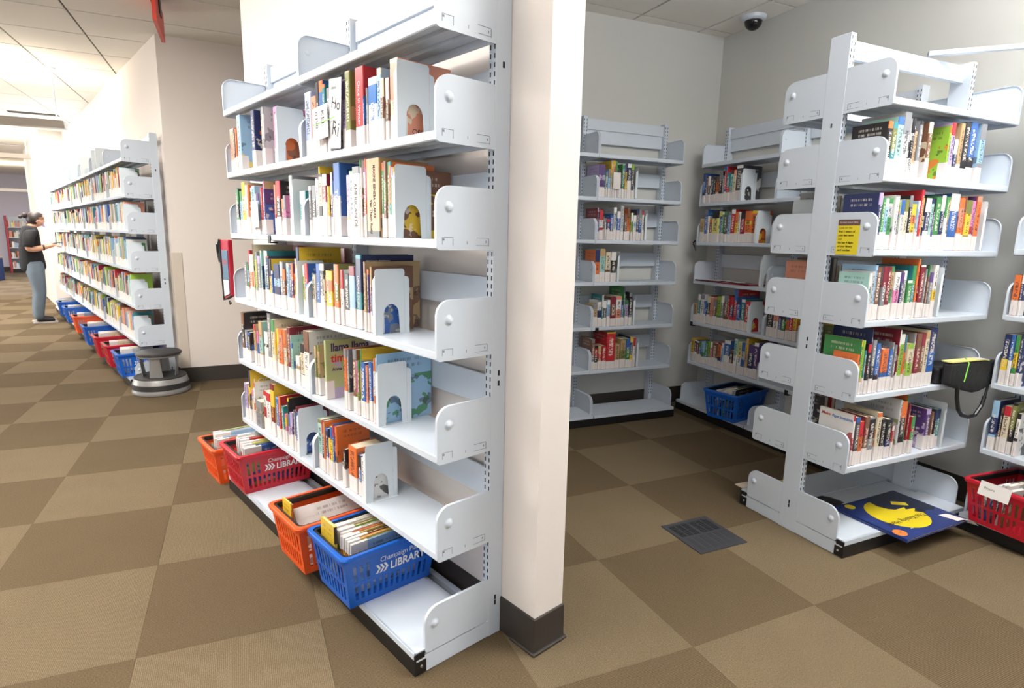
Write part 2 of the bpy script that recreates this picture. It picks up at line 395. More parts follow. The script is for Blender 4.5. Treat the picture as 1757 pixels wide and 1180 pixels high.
def upright(parent, u, v0, v1, h, w=.034, faces=(1,), ends=()):
    b = MB().box(u-w/2, u+w/2, v0, v1, 0, h)
    o = bevel(b.build('upright', WHITE, parent), .002, 2)
    s = MB()
    z = .12
    while z < h-.02:
        for q in (-.28, .28):
            if 1 in faces: s.box(u+q*w-.0022, u+q*w+.0022, v0-.0006, v0+.002, z, z+.014)
            if 2 in faces: s.box(u+q*w-.0022, u+q*w+.0022, v1-.002, v1+.0006, z, z+.014)
        for e in (): s.box(u+e*(w/2-.002), u+e*(w/2+.0006), v0+.002, v0+.0062, z, z+.014) if e > 0 else s.box(u-w/2-.0006, u-w/2+.002, v0+.002, v0+.0062, z, z+.014)
        z += .0254
    stuff(s.build('slot_row', DARK, o))
    for e in ends:
        s = MB(); x = u+e*(w/2+.0004)
        for z in ((.135, .115, .95, .915, 1.9) if True else ()):
            s.box(min(x, x-e*.002), max(x, x-e*.002), (v0+v1)/2-.004, (v0+v1)/2+.004, z, z+.018)
        stuff(s.build('keyhole', DARK, o))
    return o
def bookcase(fr, pitch, n, zs, top, label, group=None, base0=0.0, two=None, ends=(1,), bands=True, bump=0.0):
    root = empty('bookcase', fr.o, fr.ang); tag(root, label, 'bookcase', group)
    W_ = pitch*n; x0 = -W_
    if bump: x0 = 0
    xs = [x0+pitch*i for i in range(n+1)]
    def side(par, ys, sgn_u):
        pass
    # uprights and ties
    for i, x in enumerate(xs):
        ux = x+(.017 if i == 0 else (-.017 if i == n else 0))
        en = []
        if i == n and 1 in ends: en.append(1)
        if i == 0 and -1 in ends: en.append(-1)
        upright(root, ux, .309, two or .369, top, .034, (1, 2) if two else (1,), en)
    for i in range(n):
        a, c = xs[i]+.03, xs[i+1]-.03
        ym = (.309+(two or .369))/2
        MB().box(a, c, ym-.012, ym+.012, top-.09, top-.015).build('tie_beam', WHITE, root)
        MB().box(a, c, ym-.012, ym+.012, .02, .06).build('tie_beam', WHITE, root)
        if bands:
            for z in zs:
                MB().box(a-.008, c+.008, .338, .346, z+.135, z+.24).build('back_band', WHITE, root)
    sides = [(0, 1)] if not two else [(0, 1), (1, -1)]
    for q, sg in sides:
        piv = root
        T = Matrix.Identity(4) if q == 0 else Matrix.Translation((W_+2*x0 if False else (xs[0]+xs[-1]), .309+(two or 0), 0)) @ Matrix.Rotation(math.pi, 4, 'Z')
        def place(name, me, u, z):
            o = put(name, me, piv); o.matrix_local = T @ Matrix.Translation((u, 0, z)); return o
        for i in range(n):
            a, c = xs[i], xs[i+1]
            sm = shared(('shelf', round(pitch, 3)), lambda: shelf_mesh(pitch))
            for z in zs:
                place('shelf', sm, a, z)
                for e, x in ((-1, a+.002), (1, c-.002)):
                    me = shared(('br', e), lambda: bracket_mesh(V0, V1, .186, .05, -e).mesh('side_bracket', WHITE, False))
                    o = place('side_bracket', me, x, z-.004)
                    kn = shared(('kn', e), lambda: MB().lathe([(0, e*.0085), (.006, e*.008), (.0105, e*.006), (.0125, e*.003), (.0165, e*.0015), (.019, e*.0008)][::e], 18, 'x', (0, V0+.044, .124)).mesh('knob', WHITE, True))
                    put('knob', kn, o); stuff(put('slot_marks', shared(('mk', e), lambda: marks_mesh(V0, V1, e).mesh('slot_marks', mat('slot_grey', (128, 134, 146), .7))), o))
            # base
            vb = base0
            place('base_shelf', shared(('bs', round(pitch, 3), vb), lambda: MB().box(.004, pitch-.004, vb+.006, .27, .078, .083).box(.004, pitch-.004, vb+.003, vb+.012, .062, .083).box(.004, pitch-.004, .255, .27, .04, .078).box(.004, pitch-.004, .275, .297, .05, .066).mesh('base_shelf', WHITE)), a, 0)
            place('kick_plate', shared(('kp', round(pitch, 3), vb), lambda: MB().box(.001, pitch-.001, vb+.004, vb+.010, .004, .0615).mesh('kick_plate', BLACKM)), a, 0)
            for e, x in ((-1, a+.002), (1, c-.002)):
                o = place('base_bracket', shared(('bb', e, vb), lambda: bracket_mesh(vb+.045, .312, .155, .055, -e).mesh('base_bracket', WHITE)), x, .066)
                put('knob', shared(('kb', e, vb), lambda: MB().lathe([(0, e*.0085), (.006, e*.008), (.0105, e*.006), (.0125, e*.003), (.0165, e*.0015), (.019, e*.0008)][::e], 18, 'x', (0, vb+.082, .095)).mesh('knob', WHITE, True)), o)
                place('base_foot', shared(('bf', e, vb), lambda: MB().box(-.0012, .0012, vb+.012, .31, .003, .062).box(-.009 if e > 0 else 0, 0 if e > 0 else .009, vb+.012, .31, .056, .062).mesh('base_foot', WHITE)), x, 0)
                o = place('foot_cap', shared(('fc', e, vb), lambda: MB().box(min(0, e*.0024), max(0, e*.0024), vb+.003, vb+.048, .004, .05).box(min(0, e*.0024), max(0, e*.0024), vb+.003, vb+.042, .058, .078).mesh('foot_cap', BLACKM)), x, 0)
                put('bolt', shared(('bo', e, vb), lambda: MB().lathe([(0, e*.006), (.004, e*.006), (.0055, e*.003), (.0055, 0)][::e], 12, 'x', (0, vb+.03, .03)).mesh('bolt', mat('zinc', (190, 192, 195), .3, 1.0))), o)
                place('levelling_foot', shared(('lf', vb), lambda: MB().lathe([(0, 0), (.012, 0), (.012, .004), (.005, .006), (.005, .02), (0, .02)][::-1], 12, 'z', (0, vb+.03, 0)).mesh('levelling_foot', mat('zinc', (190, 192, 195), .3, 1.0))), x-e*.014, 0)
    return root
bookcase(MAIN, .93, 2, ZM, 2.25, 'tall white steel bookcase full of held books against the near slanted wall', 'white steel bookcases')
bookcase(LEFT, .93, 7, ZM, 2.22, 'long white steel bookcase row receding behind the grey step stool', 'white steel bookcases', bands=False)
bookcase(BACK, .745, 2, ZB, 2.29, 'white steel bookcase against the back wall of the alcove, base shelf empty', 'white steel bookcases')
bookcase(SIDE, .77, 2, ZB, 2.29, 'white steel bookcase on the right alcove wall holding a blue basket on its base', 'white steel bookcases', bump=1)
bookcase(EAST, .77, 1, ZB, 2.29, 'white steel bookcase at the right picture edge above a red basket', 'white steel bookcases', bump=1)
bookcase(FREE, .914, 1, ZG, 2.28, 'freestanding double-sided white steel bookcase with a yellow notice on its end', 'white steel bookcases', base0=.05, two=.406, ends=(-1,), bands=False, bump=1)
# ---------------------------------------------------------------- books
PAL0 = dict(w=(236,234,230), cr=(226,212,180), tn=(192,158,110), kp=(198,152,102), br=(120,78,56), bk=(36,34,38), gk=(72,72,78), gy=(128,130,136),
    lg=(192,194,196), rd=(200,36,46), dr=(132,32,46), cm=(160,14,52), **{'or': (230,110,46)}, sa=(230,146,116), pk=(228,124,176), yl=(238,196,48), ly=(234,224,126),
    yg=(142,188,52), lm=(160,200,60), og=(122,126,62), gr=(60,142,74), tl=(38,132,144), mt=(158,204,194), lb=(150,192,226), pb=(172,186,228), bl=(46,98,178),
    bb=(24,108,194), nv=(34,46,94), pu=(84,56,122), li=(180,160,206), tg=(178,170,138), pg=(178,192,132))
PAL = {k: tuple(x*.89+(sum(v)/3*.6+120*.4)*.11+4 for x in v) for k, v in PAL0.items()}
WORD = dict(w='white', cr='cream', tn='tan', kp='brown-paper', br='brown', bk='black', gk='charcoal', gy='grey', lg='pale grey', rd='red', dr='dark red', cm='crimson',
    sa='salmon', pk='pink', yl='yellow', ly='pale yellow', yg='lime green', lm='lime green', og='olive', gr='green', tl='teal', mt='mint', lb='light blue', pb='periwinkle',
    bl='blue', bb='bright blue', nv='navy', pu='purple', li='lilac', tg='greige', pg='pale green', **{'or': 'orange'})
def book_meshes(w, D, h, slip=.066, t=None):
    t = t or min(.0022, w*.18); r = min(.0035, w*.3); a = w/2
    pts = [(-a, D), (-a, r), (-a+r*.35, r*.3), (-a+r, 0), (a-r, 0), (a-r*.35, r*.3), (a, r), (a, D), (a-t, D), (a-t, t*1.6), (-a+t, t*1.6), (-a+t, D)]
    b = MB().prism(pts, 0, h); me = b.mesh('book', COVER)
    uvl = me.uv_layers.new(name='UV'); uv = uvl.data
    for p in me.polygons:
        n = p.normal
        for li in p.loop_indices:
            v = me.vertices[me.loops[li].vertex_index].co
            if abs(n.z) > .9: uv[li].uv = (.02, .3)
            elif n.y < -.2 and p.center.y < r: uv[li].uv = (min(.99, max(.01, (v.x+a)/w)), v.z/h)
            elif n.x > 0: uv[li].uv = (2.01+.98*v.y/D, v.z/h)
            else: uv[li].uv = (4.99-.98*v.y/D, v.z/h)
    pg = MB().box(-a+t, a-t, t*1.6, D-.003, .003, h-.003).mesh('pages', PAGES)
    sl = None
    if slip:
        e = .0004; q = min(.034, D*.3); z0, z1 = .002, slip
        o = [(-a-e, q), (-a-e, r-e), (-a+r*.35-e, r*.3-e), (-a+r, -e), (a-r, -e), (a-r*.35+e, r*.3-e), (a+e, r-e), (a+e, q)]
        s = MB()
        for i in range(7):
            p0, p1 = o[i], o[i+1]; s.quad((*p0, z0), (*p1, z0), (*p1, z1), (*p0, z1))
        sl = s.mesh('hold_slip', SLIP)
        sl.polygons.foreach_set('use_smooth', [False]*len(sl.polygons))
    return me, pg, sl
def lum(c): return .3*c[0]+.59*c[1]+.11*c[2]
def make_book(name, m4, w, D, h, c1, c2, slip=.066, jit=True):
    me, pg, sl = book_meshes(w, D, h, slip)
    o = bpy.data.objects.new(name, me); COL.objects.link(o); o.matrix_world = m4
    j = (R_.uniform(.92, 1.06) if jit else 1)
    o.color = (*[min(1, x*j) for x in lin(PAL[c1])], 1)
    o['tint_second'] = lin(PAL[c2]); o['tint_print'] = lin((236, 228, 214)) if lum(PAL[c1]) < 135 else lin((52, 44, 56))
    put('pages', pg, o)
    if sl: put('hold_slip', sl, o)
    return o
ORD = 'zeroth first second third fourth fifth sixth seventh eighth ninth tenth eleventh twelfth thirteenth fourteenth fifteenth sixteenth seventeenth eighteenth nineteenth twentieth twenty-first twenty-second twenty-third twenty-fourth twenty-fifth twenty-sixth twenty-seventh twenty-eighth twenty-ninth thirtieth'.split()
UNITS = dict(main=(MAIN, ZM, 'near bookcase'), big=(FREE, ZG, 'freestanding bookcase'), al=(BACK, ZB, 'alcove back bookcase'), ar=(SIDE, ZB, 'alcove right-wall bookcase'), rr=(EAST, ZB, 'right-edge bookcase'), rear=(FREE_R, ZG, 'rear side of freestanding bookcase'))
BAYW = dict(n='near bay,', f='far bay,', r='far bay,', s='near bay,')
ROWW = ['lowest book row', 'fourth book row', 'third book row', 'second book row', 'top book row']
BOOK = {}
DEEP = {('main', 'n', 3): {-1: .222, -2: .2}, ('main', 'n', 1): {-1: .30, -2: .27}, ('main', 'n', 2): {-5: .24, -4: .225}, ('big', 'g', 1): {-1: .225}, ('main', 'n', 4): {-1: .2}}
def shelve(un, bay, lv, items):
    fr, zs, uname = UNITS[un]; zt = zs[lv]+.0272
    hmax = zs[lv+1]-zs[lv]-.027-.012
    rr = random.Random(un+bay+str(lv)); k = len(items)
    for i, (u, w, h, c) in enumerate(items):
        u, w, h = u/1000, w/1000, min(h/1000, hmax)
        c1, c2 = (c.split('/')+['w'])[:2]
        D = min(.215, max(.105, .69*h+rr.uniform(-.012, .018)))
        dd = DEEP.get((un, bay, lv), {}); D = dd.get(i-k, D)
        v = V0+.010+rr.uniform(0, .010)
        D = min(D, .333-v)
        slip = None if c1 in ('kp', 'tg') else rr.uniform(.058, .078)
        m4 = fr.m @ Matrix.Translation((u+w/2, v, zt))
        kind = 'hardcover_book' if (w > .0235 or h > .235) else 'paperback_book'  # sorted by thickness and height alone, binding unknown
        if c1 == 'tg': kind = 'shelf_marker'
        o = make_book(kind, m4, w, D, h, c1, c2, slip)
        size = ('tall ' if h > .24 else ('short ' if h < .185 else ''))+('thick' if w > .036 else ('slim' if w < .018 else 'upright'))
        tag(o, f"{size} {WORD[c1]} book, {ORD[i+1]} from left, {ROWW[lv]}, {BAYW.get(bay,'')} {uname}".replace(',  ', ', ').replace('  ', ' '), 'book', f"held books on the {uname}")
        if c1 == 'tg': o['label'] = f'greige letter marker block standing in the {ROWW[lv]}, far bay, near bookcase'; o['category'] = 'marker'
        BOOK[(un, bay, lv, i)] = (o, w, D, h)
ROWS = [
('main', 'n', 4, '-916 56 239 pb/w; -858 44 216 sa/w; -813 25 281 nv/bk; -786 32 296 bl/or; -753 23 243 tl/or; -717 23 224 lg/gy; -604 33 234 li/pu; -569 36 254 og/tn; -499 58 253 rd/dr; -439 9 156 bl/nv; -429 12 180 lg/gy; -415 55 207 bb/w; -359 28 227 lb/cr; -329 21 191 br/cr; -306 21 189 br/w; -277 47 238 sa/cr'),
('main', 'f', 4, '-1828 49 208 sa/w; -1776 20 209 bk/rd; -1754 17 204 or/bk; -1723 49 265 lb/yl; -1509 45 254 nv/or; -1391 22 238 br/gy; -1364 23 250 lg/gy; -1252 53 234 pk/gy; -1197 7 141 or/br'),
('main', 'f', 3, '-1807 32 224 gy/w; -1773 21 218 bk/gr; -1751 34 209 lb/gr; -1708 46 248 cr/yl; -1648 35 234 w/pk; -1611 22 232 or/w; -1588 32 218 gr/w; -1554 41 224 lb/bk; -1511 14 186 yl/w; -1496 34 185 lb/pu; -1452 23 212 rd/w; -1421 12 240 tn/pk; -1407 25 204 pu/bl; -1278 19 216 sa/rd; -1256 49 231 bk/rd; -1205 26 154 dr/or; -1177 26 167 pk/gy; -1114 32 246 gy/lg; -1080 24 194 w/pu'),
('main', 'n', 3, '-1001 55 177 tl/mt; -916 24 193 gy/w; -890 37 194 bk/gy; -852 31 221 lg/gy; -819 12 262 yl/og; -806 30 233 cr/bk; -774 37 229 dr/w; -735 17 186 yl/bk; -717 15 233 pu/w; -700 9 202 w/bl; -690 52 276 bl/lg; -592 26 216 li/tn; -564 33 229 mt/gr; -529 51 239 w/gy; -476 12 259 w/gr; -462 23 217 rd/w; -436 7 260 pk/or; -427 87 257 kp/bk; -339 14 240 gr/or; -323 19 243 og/br; -303 13 239 cr/gr; -288 15 239 or/tl; -271 13 220 gr/li; -257 7 220 br/yl'),
('main', 'f', 2, '-1736 34 190 gy/br; -1700 17 186 lb/gr; -1672 26 252 dr/rd; -1644 47 233 or/w; -1596 7 282 cr/br; -1587 22 227 yg/gr; -1564 24 248 gy/yl; -1538 36 229 gy/li; -1498 16 255 mt/cr; -1480 11 184 nv/gy; -1457 39 256 tl/w; -1416 37 232 nv/or; -1378 26 221 yl/bk; -1350 18 167 bl/w; -1327 69 201 lb/nv; -1256 31 214 gy/lg; -1223 33 183 br/or; -1187 29 210 lb/cr; -1156 29 209 nv/yl; -1126 19 212 pu/or; -1105 7 169 yl/or; -1092 11 234 cr/w; -1072 28 283 yl/nv'),
('main', 'n', 2, '-1006 15 211 lm/w; -988 11 217 rd/w; -975 31 219 bl/rd; -916 26 183 bk/gy; -888 14 181 cr/bl; -873 38 223 bl/w; -833 36 225 gk/w; -796 12 181 cr/bk; -782 56 200 or/yl; -717 18 228 mt/or; -697 33 229 og/or; -653 25 210 w/rd; -626 34 196 gk/w; -590 45 227 lb/dr; -540 42 270 nv/tl; -470 18 248 tn/br; -450 13 223 pu/or; -436 12 233 br/tn; -422 32 149 bl/gy'),
('main', 'f', 1, '-1827 38 253 bk/br; -1787 36 163 gy/bl; -1749 41 157 bk/bl; -1641 25 210 tn/rd; -1614 19 182 pk/bl; -1580 44 234 mt/tn; -1514 48 191 bk/w; -1445 40 296 gy/bk; -1400 41 265 cr/gr; -1357 10 209 yl/cr; -1345 37 227 cr/yl; -1306 44 232 sa/or; -1260 16 224 rd/w; -1243 30 236 cr/or; -1208 33 253 dr/cr; -1173 10 218 mt/w; -1162 15 186 mt/bl; -1124 42 133 tn/w; -1066 43 197 cr/bk; -1013 53 262 w/br; -916 19 209 og/tn; -895 20 216 tn/og'),
('main', 'n', 1, '-820 18 245 pg/li; -642 24 240 or/gy; -616 14 242 gy/bk; -578 29 248 br/gy; -547 10 209 pk/yg; -536 13 211 og/gr; -519 10 257 yl/gr; -507 32 212 bl/yg; -474 16 204 sa/rd; -456 24 219 bl/or; -429 12 189 og/li; -414 13 240 w/or; -399 8 244 gy/lg; -390 7 257 lb/gr'),
('main', 'f', 0, '-1844 45 197 li/gy; -1798 32 185 yl/gy; -1764 16 276 yl/nv; -1730 16 182 w/pk; -1705 16 224 w/or; -1668 84 141 tg/gy; -1568 40 209 w/rd; -1526 55 211 w/rd; -1460 46 268 yl/dr; -1396 37 214 bl/lb; -1356 24 227 rd/or; -1316 29 188 tl/gr; -1285 20 155 yl/pk; -1255 15 237 bk/yl; -1238 23 163 li/bl; -1213 30 181 pu/li; -1179 19 198 gy/bk; -1154 14 219 dr/bl; -1138 33 198 bl/nv'),
('main', 'n', 0, '-916 39 223 mt/og; -875 26 225 nv/rd; -848 14 224 or/tn; -832 22 204 nv/bl; -809 17 168 rd/yl; -790 21 221 yl/bl; -766 12 235 bl/rd; -752 18 232 or/br; -699 22 106 bk/gy; -667 19 161 bk/br; -633 67 187 or/rd; -559 28 167 bl/bk; -529 40 164 w/bk'),
('big', 'g', 4, '16 29 210 bk/or; 46 31 209 og/tl; 79 38 234 mt/bl; 118 45 257 lg/gy; 165 21 234 w/bk; 188 11 207 pu/w; 200 16 187 tn/br; 218 21 231 gy/bk; 281 27 231 br/cr; 422 13 229 yg/or; 437 26 243 li/rd; 482 25 179 nv/w; 509 26 249 tn/og; 537 43 255 bk/w; 582 51 265 bl/bk; 652 41 258 lb/gy'),
('big', 'g', 3, '16 25 231 nv/li; 42 21 211 gr/nv; 65 22 210 lb/w; 88 33 214 lg/gr; 123 24 226 w/gy; 149 8 163 nv/rd; 158 11 202 lm/bl; 171 23 209 w/bl; 195 25 212 cr/og; 222 21 229 bk/gy; 245 31 195 or/yl; 277 12 210 lb/w; 291 19 256 rd/w; 311 19 224 yl/br; 332 36 223 nv/w; 370 22 224 mt/nv; 393 16 225 pu/bk; 411 37 238 gr/bk; 449 26 240 nv/w; 477 20 235 gr/w; 499 18 236 tn/og; 518 64 252 bl/w; 584 31 234 sa/or; 616 19 242 or/br; 637 40 228 yl/og; 679 24 226 pk/rd; 704 10 246 pu/dr; 716 36 249 or/sa'),
('big', 'g', 2, '16 18 204 mt/w; 35 19 211 lg/gy; 56 14 237 lb/yl; 71 30 229 br/dr; 103 29 232 gy/dr; 134 29 231 dr/bk; 164 26 232 tn/gr; 192 38 206 w/pk; 231 23 205 nv/pu; 256 24 212 gy/w; 282 32 170 gr/w; 315 24 235 tl/gr; 341 12 282 or/yl; 362 32 237 dr/w; 396 13 237 gy/bk; 420 13 186 br/rd; 435 7 237 gr/bk; 443 23 204 gy/pu; 468 27 237 w/yl'),
('big', 'g', 1, '16 14 181 or/bk; 31 7 244 gr/yl; 40 14 243 yg/tn; 60 12 196 tl/bl; 74 20 225 bk/rd; 95 7 295 nv/pk; 104 24 241 gy/bk; 130 27 225 bl/bk; 163 10 205 pu/w; 175 47 197 or/bl; 224 24 191 bl/w; 250 11 222 gy/tl; 263 16 210 gy/w; 281 7 279 dr/w; 289 32 258 yg/w; 323 7 203 rd/w; 331 12 251 or/tl; 350 40 211 cr/yg; 392 14 257 gy/tn; 407 35 256 dr/br; 444 28 256 br/dr; 473 29 267 cr/tn; 504 55 275 nv/bl'),
('big', 'g', 0, '38 12 236 w/rd; 53 31 225 gk/bl; 89 31 199 or/rd; 122 31 219 dr/br; 154 43 213 bk/gy; 203 31 230 cr/or; 243 35 193 bk/yl; 280 40 189 bk/nv; 326 14 154 rd/w; 353 13 276 lg/og; 369 40 266 bk/or; 411 11 292 or/gr; 432 13 247 dr/pk; 461 27 183 rd/gr; 579 33 206 pu/li; 618 18 189 br/tn; 638 17 196 bk/nv; 656 29 198 tl/nv'),
('al', 'l', 4, '-729 51 229 li/pu; -677 9 176 gr/tl; -666 11 180 w/gy; -654 21 200 lb/gy; -631 10 297 yl/lg; -618 9 293 cr/yl; -607 13 302 or/yl; -591 18 256 mt/gr; -569 7 202 bk/gy; -560 21 196 gy/bk; -538 16 241 gr/yg; -520 12 241 bl/w; -507 16 245 yl/nv; -489 36 249 nv/w; -451 23 243 gk/yg'),
('al', 'l', 3, '-729 7 228 dr/w; -721 11 201 bl/nv; -708 29 215 w/rd; -678 12 191 bk/dr; -664 12 158 w/gy; -650 30 152 nv/rd; -619 28 190 bl/nv; -589 27 237 lg/w; -561 30 210 bl/w; -529 27 251 lg/rd; -498 26 189 gk/br; -470 27 236 or/br; -439 18 203 yg/w; -418 27 186 lb/w; -389 22 225 gk/nv; -366 23 231 bl/gy; -341 17 221 w/rd'),
('al', 'l', 2, '-729 39 236 or/nv; -689 47 245 mt/tn; -640 44 223 cr/br; -595 47 223 bk/w'),
('al', 'l', 1, '-729 38 168 tn/gy; -690 35 198 w/nv; -653 14 238 tl/w; -638 28 197 gk/w; -608 28 202 lb/w; -578 47 224 br/dr; -530 47 229 w/sa; -481 21 193 bl/nv; -459 12 305 gr/pu; -445 27 195 li/gr; -416 30 256 bk/gy'),
('al', 'l', 0, '-729 28 240 br/gy; -700 30 187 rd/bk; -668 31 185 rd/tn; -636 39 183 rd/bk; -595 79 285 rd/yl; -514 41 189 tn/br; -472 49 227 tn/og; -421 39 228 gr/bl; -381 26 242 nv/yl; -353 22 234 w/rd'),
('ar', 'r', 4, '16 26 228 bl/nv; 43 25 204 br/or; 70 27 202 gk/w; 98 29 199 gk/nv; 129 26 197 bk/gy; 157 34 195 or/br; 192 35 228 bk/gy; 229 20 195 gy/pk; 250 21 267 rd/bl; 273 33 211 tl/rd; 308 32 199 mt/w; 341 25 226 cr/sa; 368 60 255 gk/w'),
('ar', 'r', 3, '16 48 182 tn/cr; 65 30 252 bl/gy; 97 20 201 w/cr; 118 33 176 dr/or; 153 75 237 ly/bk; 230 33 195 lb/bl; 264 18 227 gr/w; 284 31 226 gk/gr; 316 32 226 lb/gy; 350 40 245 rd/w; 392 29 226 yl/or; 422 23 225 w/gr; 447 44 225 cm/bk; 492 63 229 yl/or; 557 47 230 or/yl'),
('ar', 'r', 1, '16 44 174 tn/gy; 61 30 227 tl/w; 93 40 230 w/gy; 134 25 179 bl/w; 161 41 224 bk/cr; 204 33 220 sa/w; 238 38 199 br/gy; 278 42 232 yg/gr; 321 32 240 gy/w; 355 43 248 br/gy; 400 16 240 rd/w; 417 37 242 nv/rd; 456 34 301 rd/bl; 491 38 250 bl/nv; 531 37 234 tl/w; 570 45 223 rd/yl'),
('ar', 'r', 0, '16 36 192 yl/nv; 53 31 181 nv/w; 86 28 177 dr/w; 115 30 178 bl/gr; 147 32 184 lb/gr; 181 34 190 gr/bl; 216 29 196 yg/bl; 247 21 197 pk/w; 269 56 193 br/bk; 327 32 203 or/nv; 361 14 184 pu/w; 376 17 211 lb/w; 395 65 239 bl/w; 461 39 171 bk/br; 502 31 265 mt/w; 535 42 249 ly/w; 578 33 249 lg/bl; 613 24 286 yl/tn; 638 56 244 nv/pu; 696 40 269 pu/w'),
('ar', 's', 1, '784 60 184 bk/yl; 846 43 181 sa/w; 890 25 194 bl/nv; 917 33 200 gr/bk; 951 26 201 or/bl; 979 32 211 rd/bl; 1013 31 209 yl/or'),
('rr', 'q', 2, '16 29 191 or/br; 46 13 193 nv/w'),
('rr', 'q', 1, '16 29 246 nv/yl; 46 17 247 bl/w; 65 18 246 yl/gr; 84 14 253 nv/w'),
('rr', 'q', 0, '16 30 250 nv/lb; 52 13 220 bk/br; 67 29 235 cr/rd; 97 21 257 og/bk; 125 16 213 w/bk'),
]
for un, bay, lv, tx in ROWS:
    shelve(un, bay, lv, [(int(a), int(b)-1, int(c), d) for a, b, c, d in (t.split() for t in tx.split(';'))])
# ---------------------------------------------------------------- bookends
BEND = mat('bookend_enamel', (228, 236, 241), 0.4)
def bookend_mesh():
    b = MB()
    o = [(.006, 0), (.028, 0)]
    for i in range(13):
        a = math.pi-math.pi*i/12; o.append((.062+.030*math.cos(a)*(1 if i not in (0, 12) else 1), .070+.036*math.sin(a)))
    o += [(.097, 0), (.116, 0), (.116, .219)]
    o += [(.116-.010+.010*math.cos(math.radians(a)), .218+.010*math.sin(math.radians(a))) for a in (15, 45, 75, 90)]
    o += [(.010+.010*math.cos(math.radians(a)), .218+.010*math.sin(math.radians(a))) for a in (90, 120, 150, 180)]
    o += [(0, .21), (.0, .0)]
    b.prism(o[::-1] if False else o, -.0006, .0006, 'x')
    b.prism([(.116, 0), (.134, 0), (.134, .190), (.130, .198), (.116, .202)], .0012, .0024, 'x')      # rear wing
    b.prism([(-.017, .006), (0, 0), (0, .205), (-.006, .198), (-.017, .188)], -.0008, .0004, 'y')       # front wing
    return b.mesh('bookend', BEND)
def bookend(fr, u, v, z, label, rz=0.0):
    o = put('bookend', shared('bookend', bookend_mesh)); o.matrix_world = fr.m @ Matrix.Translation((u, v, z)) @ Matrix.Rotation(rz, 4, 'Z')
    put('foot_plate', shared('bookend_foot', lambda: MB().box(.0006, .012, .006, .132, 0, .0012).mesh('foot_plate', BEND)), o)
    return tag(o, label, 'bookend', 'white steel bookends')
def row_end(un, bay, lv):
    k = [q for q in BOOK if q[:3] == (un, bay, lv)]; o, w, D, h = BOOK[max(k, key=lambda q: q[3])]
    fr = UNITS[un][0]; return (fr.m.inverted() @ o.matrix_world.translation).x + w/2
LW = ['lowest', 'fourth', 'third', 'second', 'top']
for un, bay, lv in [('main','n',4),('main','n',3),('main','n',2),('main','n',1),('main','n',0),('main','f',4),('main','f',3),('main','f',2),('main','f',0),('big','g',2),('big','g',0),('big','g',3),
                    ('al','l',4),('al','l',3),('al','l',2),('al','l',1),('al','l',0),('ar','r',4),('ar','r',3),('ar','r',1)]:
    fr, zs, nm = UNITS[un]
    u = row_end(un, bay, lv)+.0215
    bookend(fr, u, .0955, zs[lv]+.0272, f"white steel bookend with arched cut-out ending the {LW[lv]} book row, {BAYW.get(bay,'')} {nm}".replace('  ', ' '))
bookend(SIDE, .71, .0955, ZB[2]+.0272, 'white steel bookend standing alone beside the red pouch on alcove right-wall bookcase')
for lv in range(5): bookend(LEFT, -.16, .0955, ZM[lv]+.0272, f'white steel bookend ending the {LW[lv]} book row of the receding left bookcase')
for i, u in enumerate((-1.52, -1.8, -2.66, -3.58, -4.58)):
    bookend(LEFT, u-.03, .12, ZM[5]+.0272, f'empty white bookend, {ORD[i+1]} from the front on top of the receding left bookcase')
# books of the long left row: too many and too small to pick apart
def left_books():
    rr = random.Random(3); b = MB(); keys = list(PAL)
    light = ['w', 'cr', 'lb', 'mt', 'w', 'lg', 'sa', 'yl']
    for lv in range(5):
        z = ZM[lv]+.0275
        for bay in range(7):
            u1 = -.93*bay-.012; u = -.93*(bay+1)+.012
            stop = u1-(.17 if bay == 0 else rr.uniform(.01, .12))
            while u < stop-.03:
                w = min(.052, max(.008, rr.gauss(.026, .012))); h = min(.27 if lv < 3 else .245, max(.15, rr.gauss(.222, .03)))
                d = .105+rr.uniform(0, .012)
                c = lin(PAL[rr.choice(keys if rr.random() < .65 else light)]); s = rr.uniform(.06, .08)
                b.box(u, u+w, d, d+.62*h, z, z+h, c); b.box(u-.0004, u+w+.0004, d-.0006, d+.03, z+.001, z+s, lin((238, 234, 230)))
                u += w+.0016
    o = b.build('rows_of_books', FARB); o.matrix_world = LEFT.m; stuff(o)
    tag(o, 'hundreds of held books filling the long receding left bookcase', 'books')
left_books()
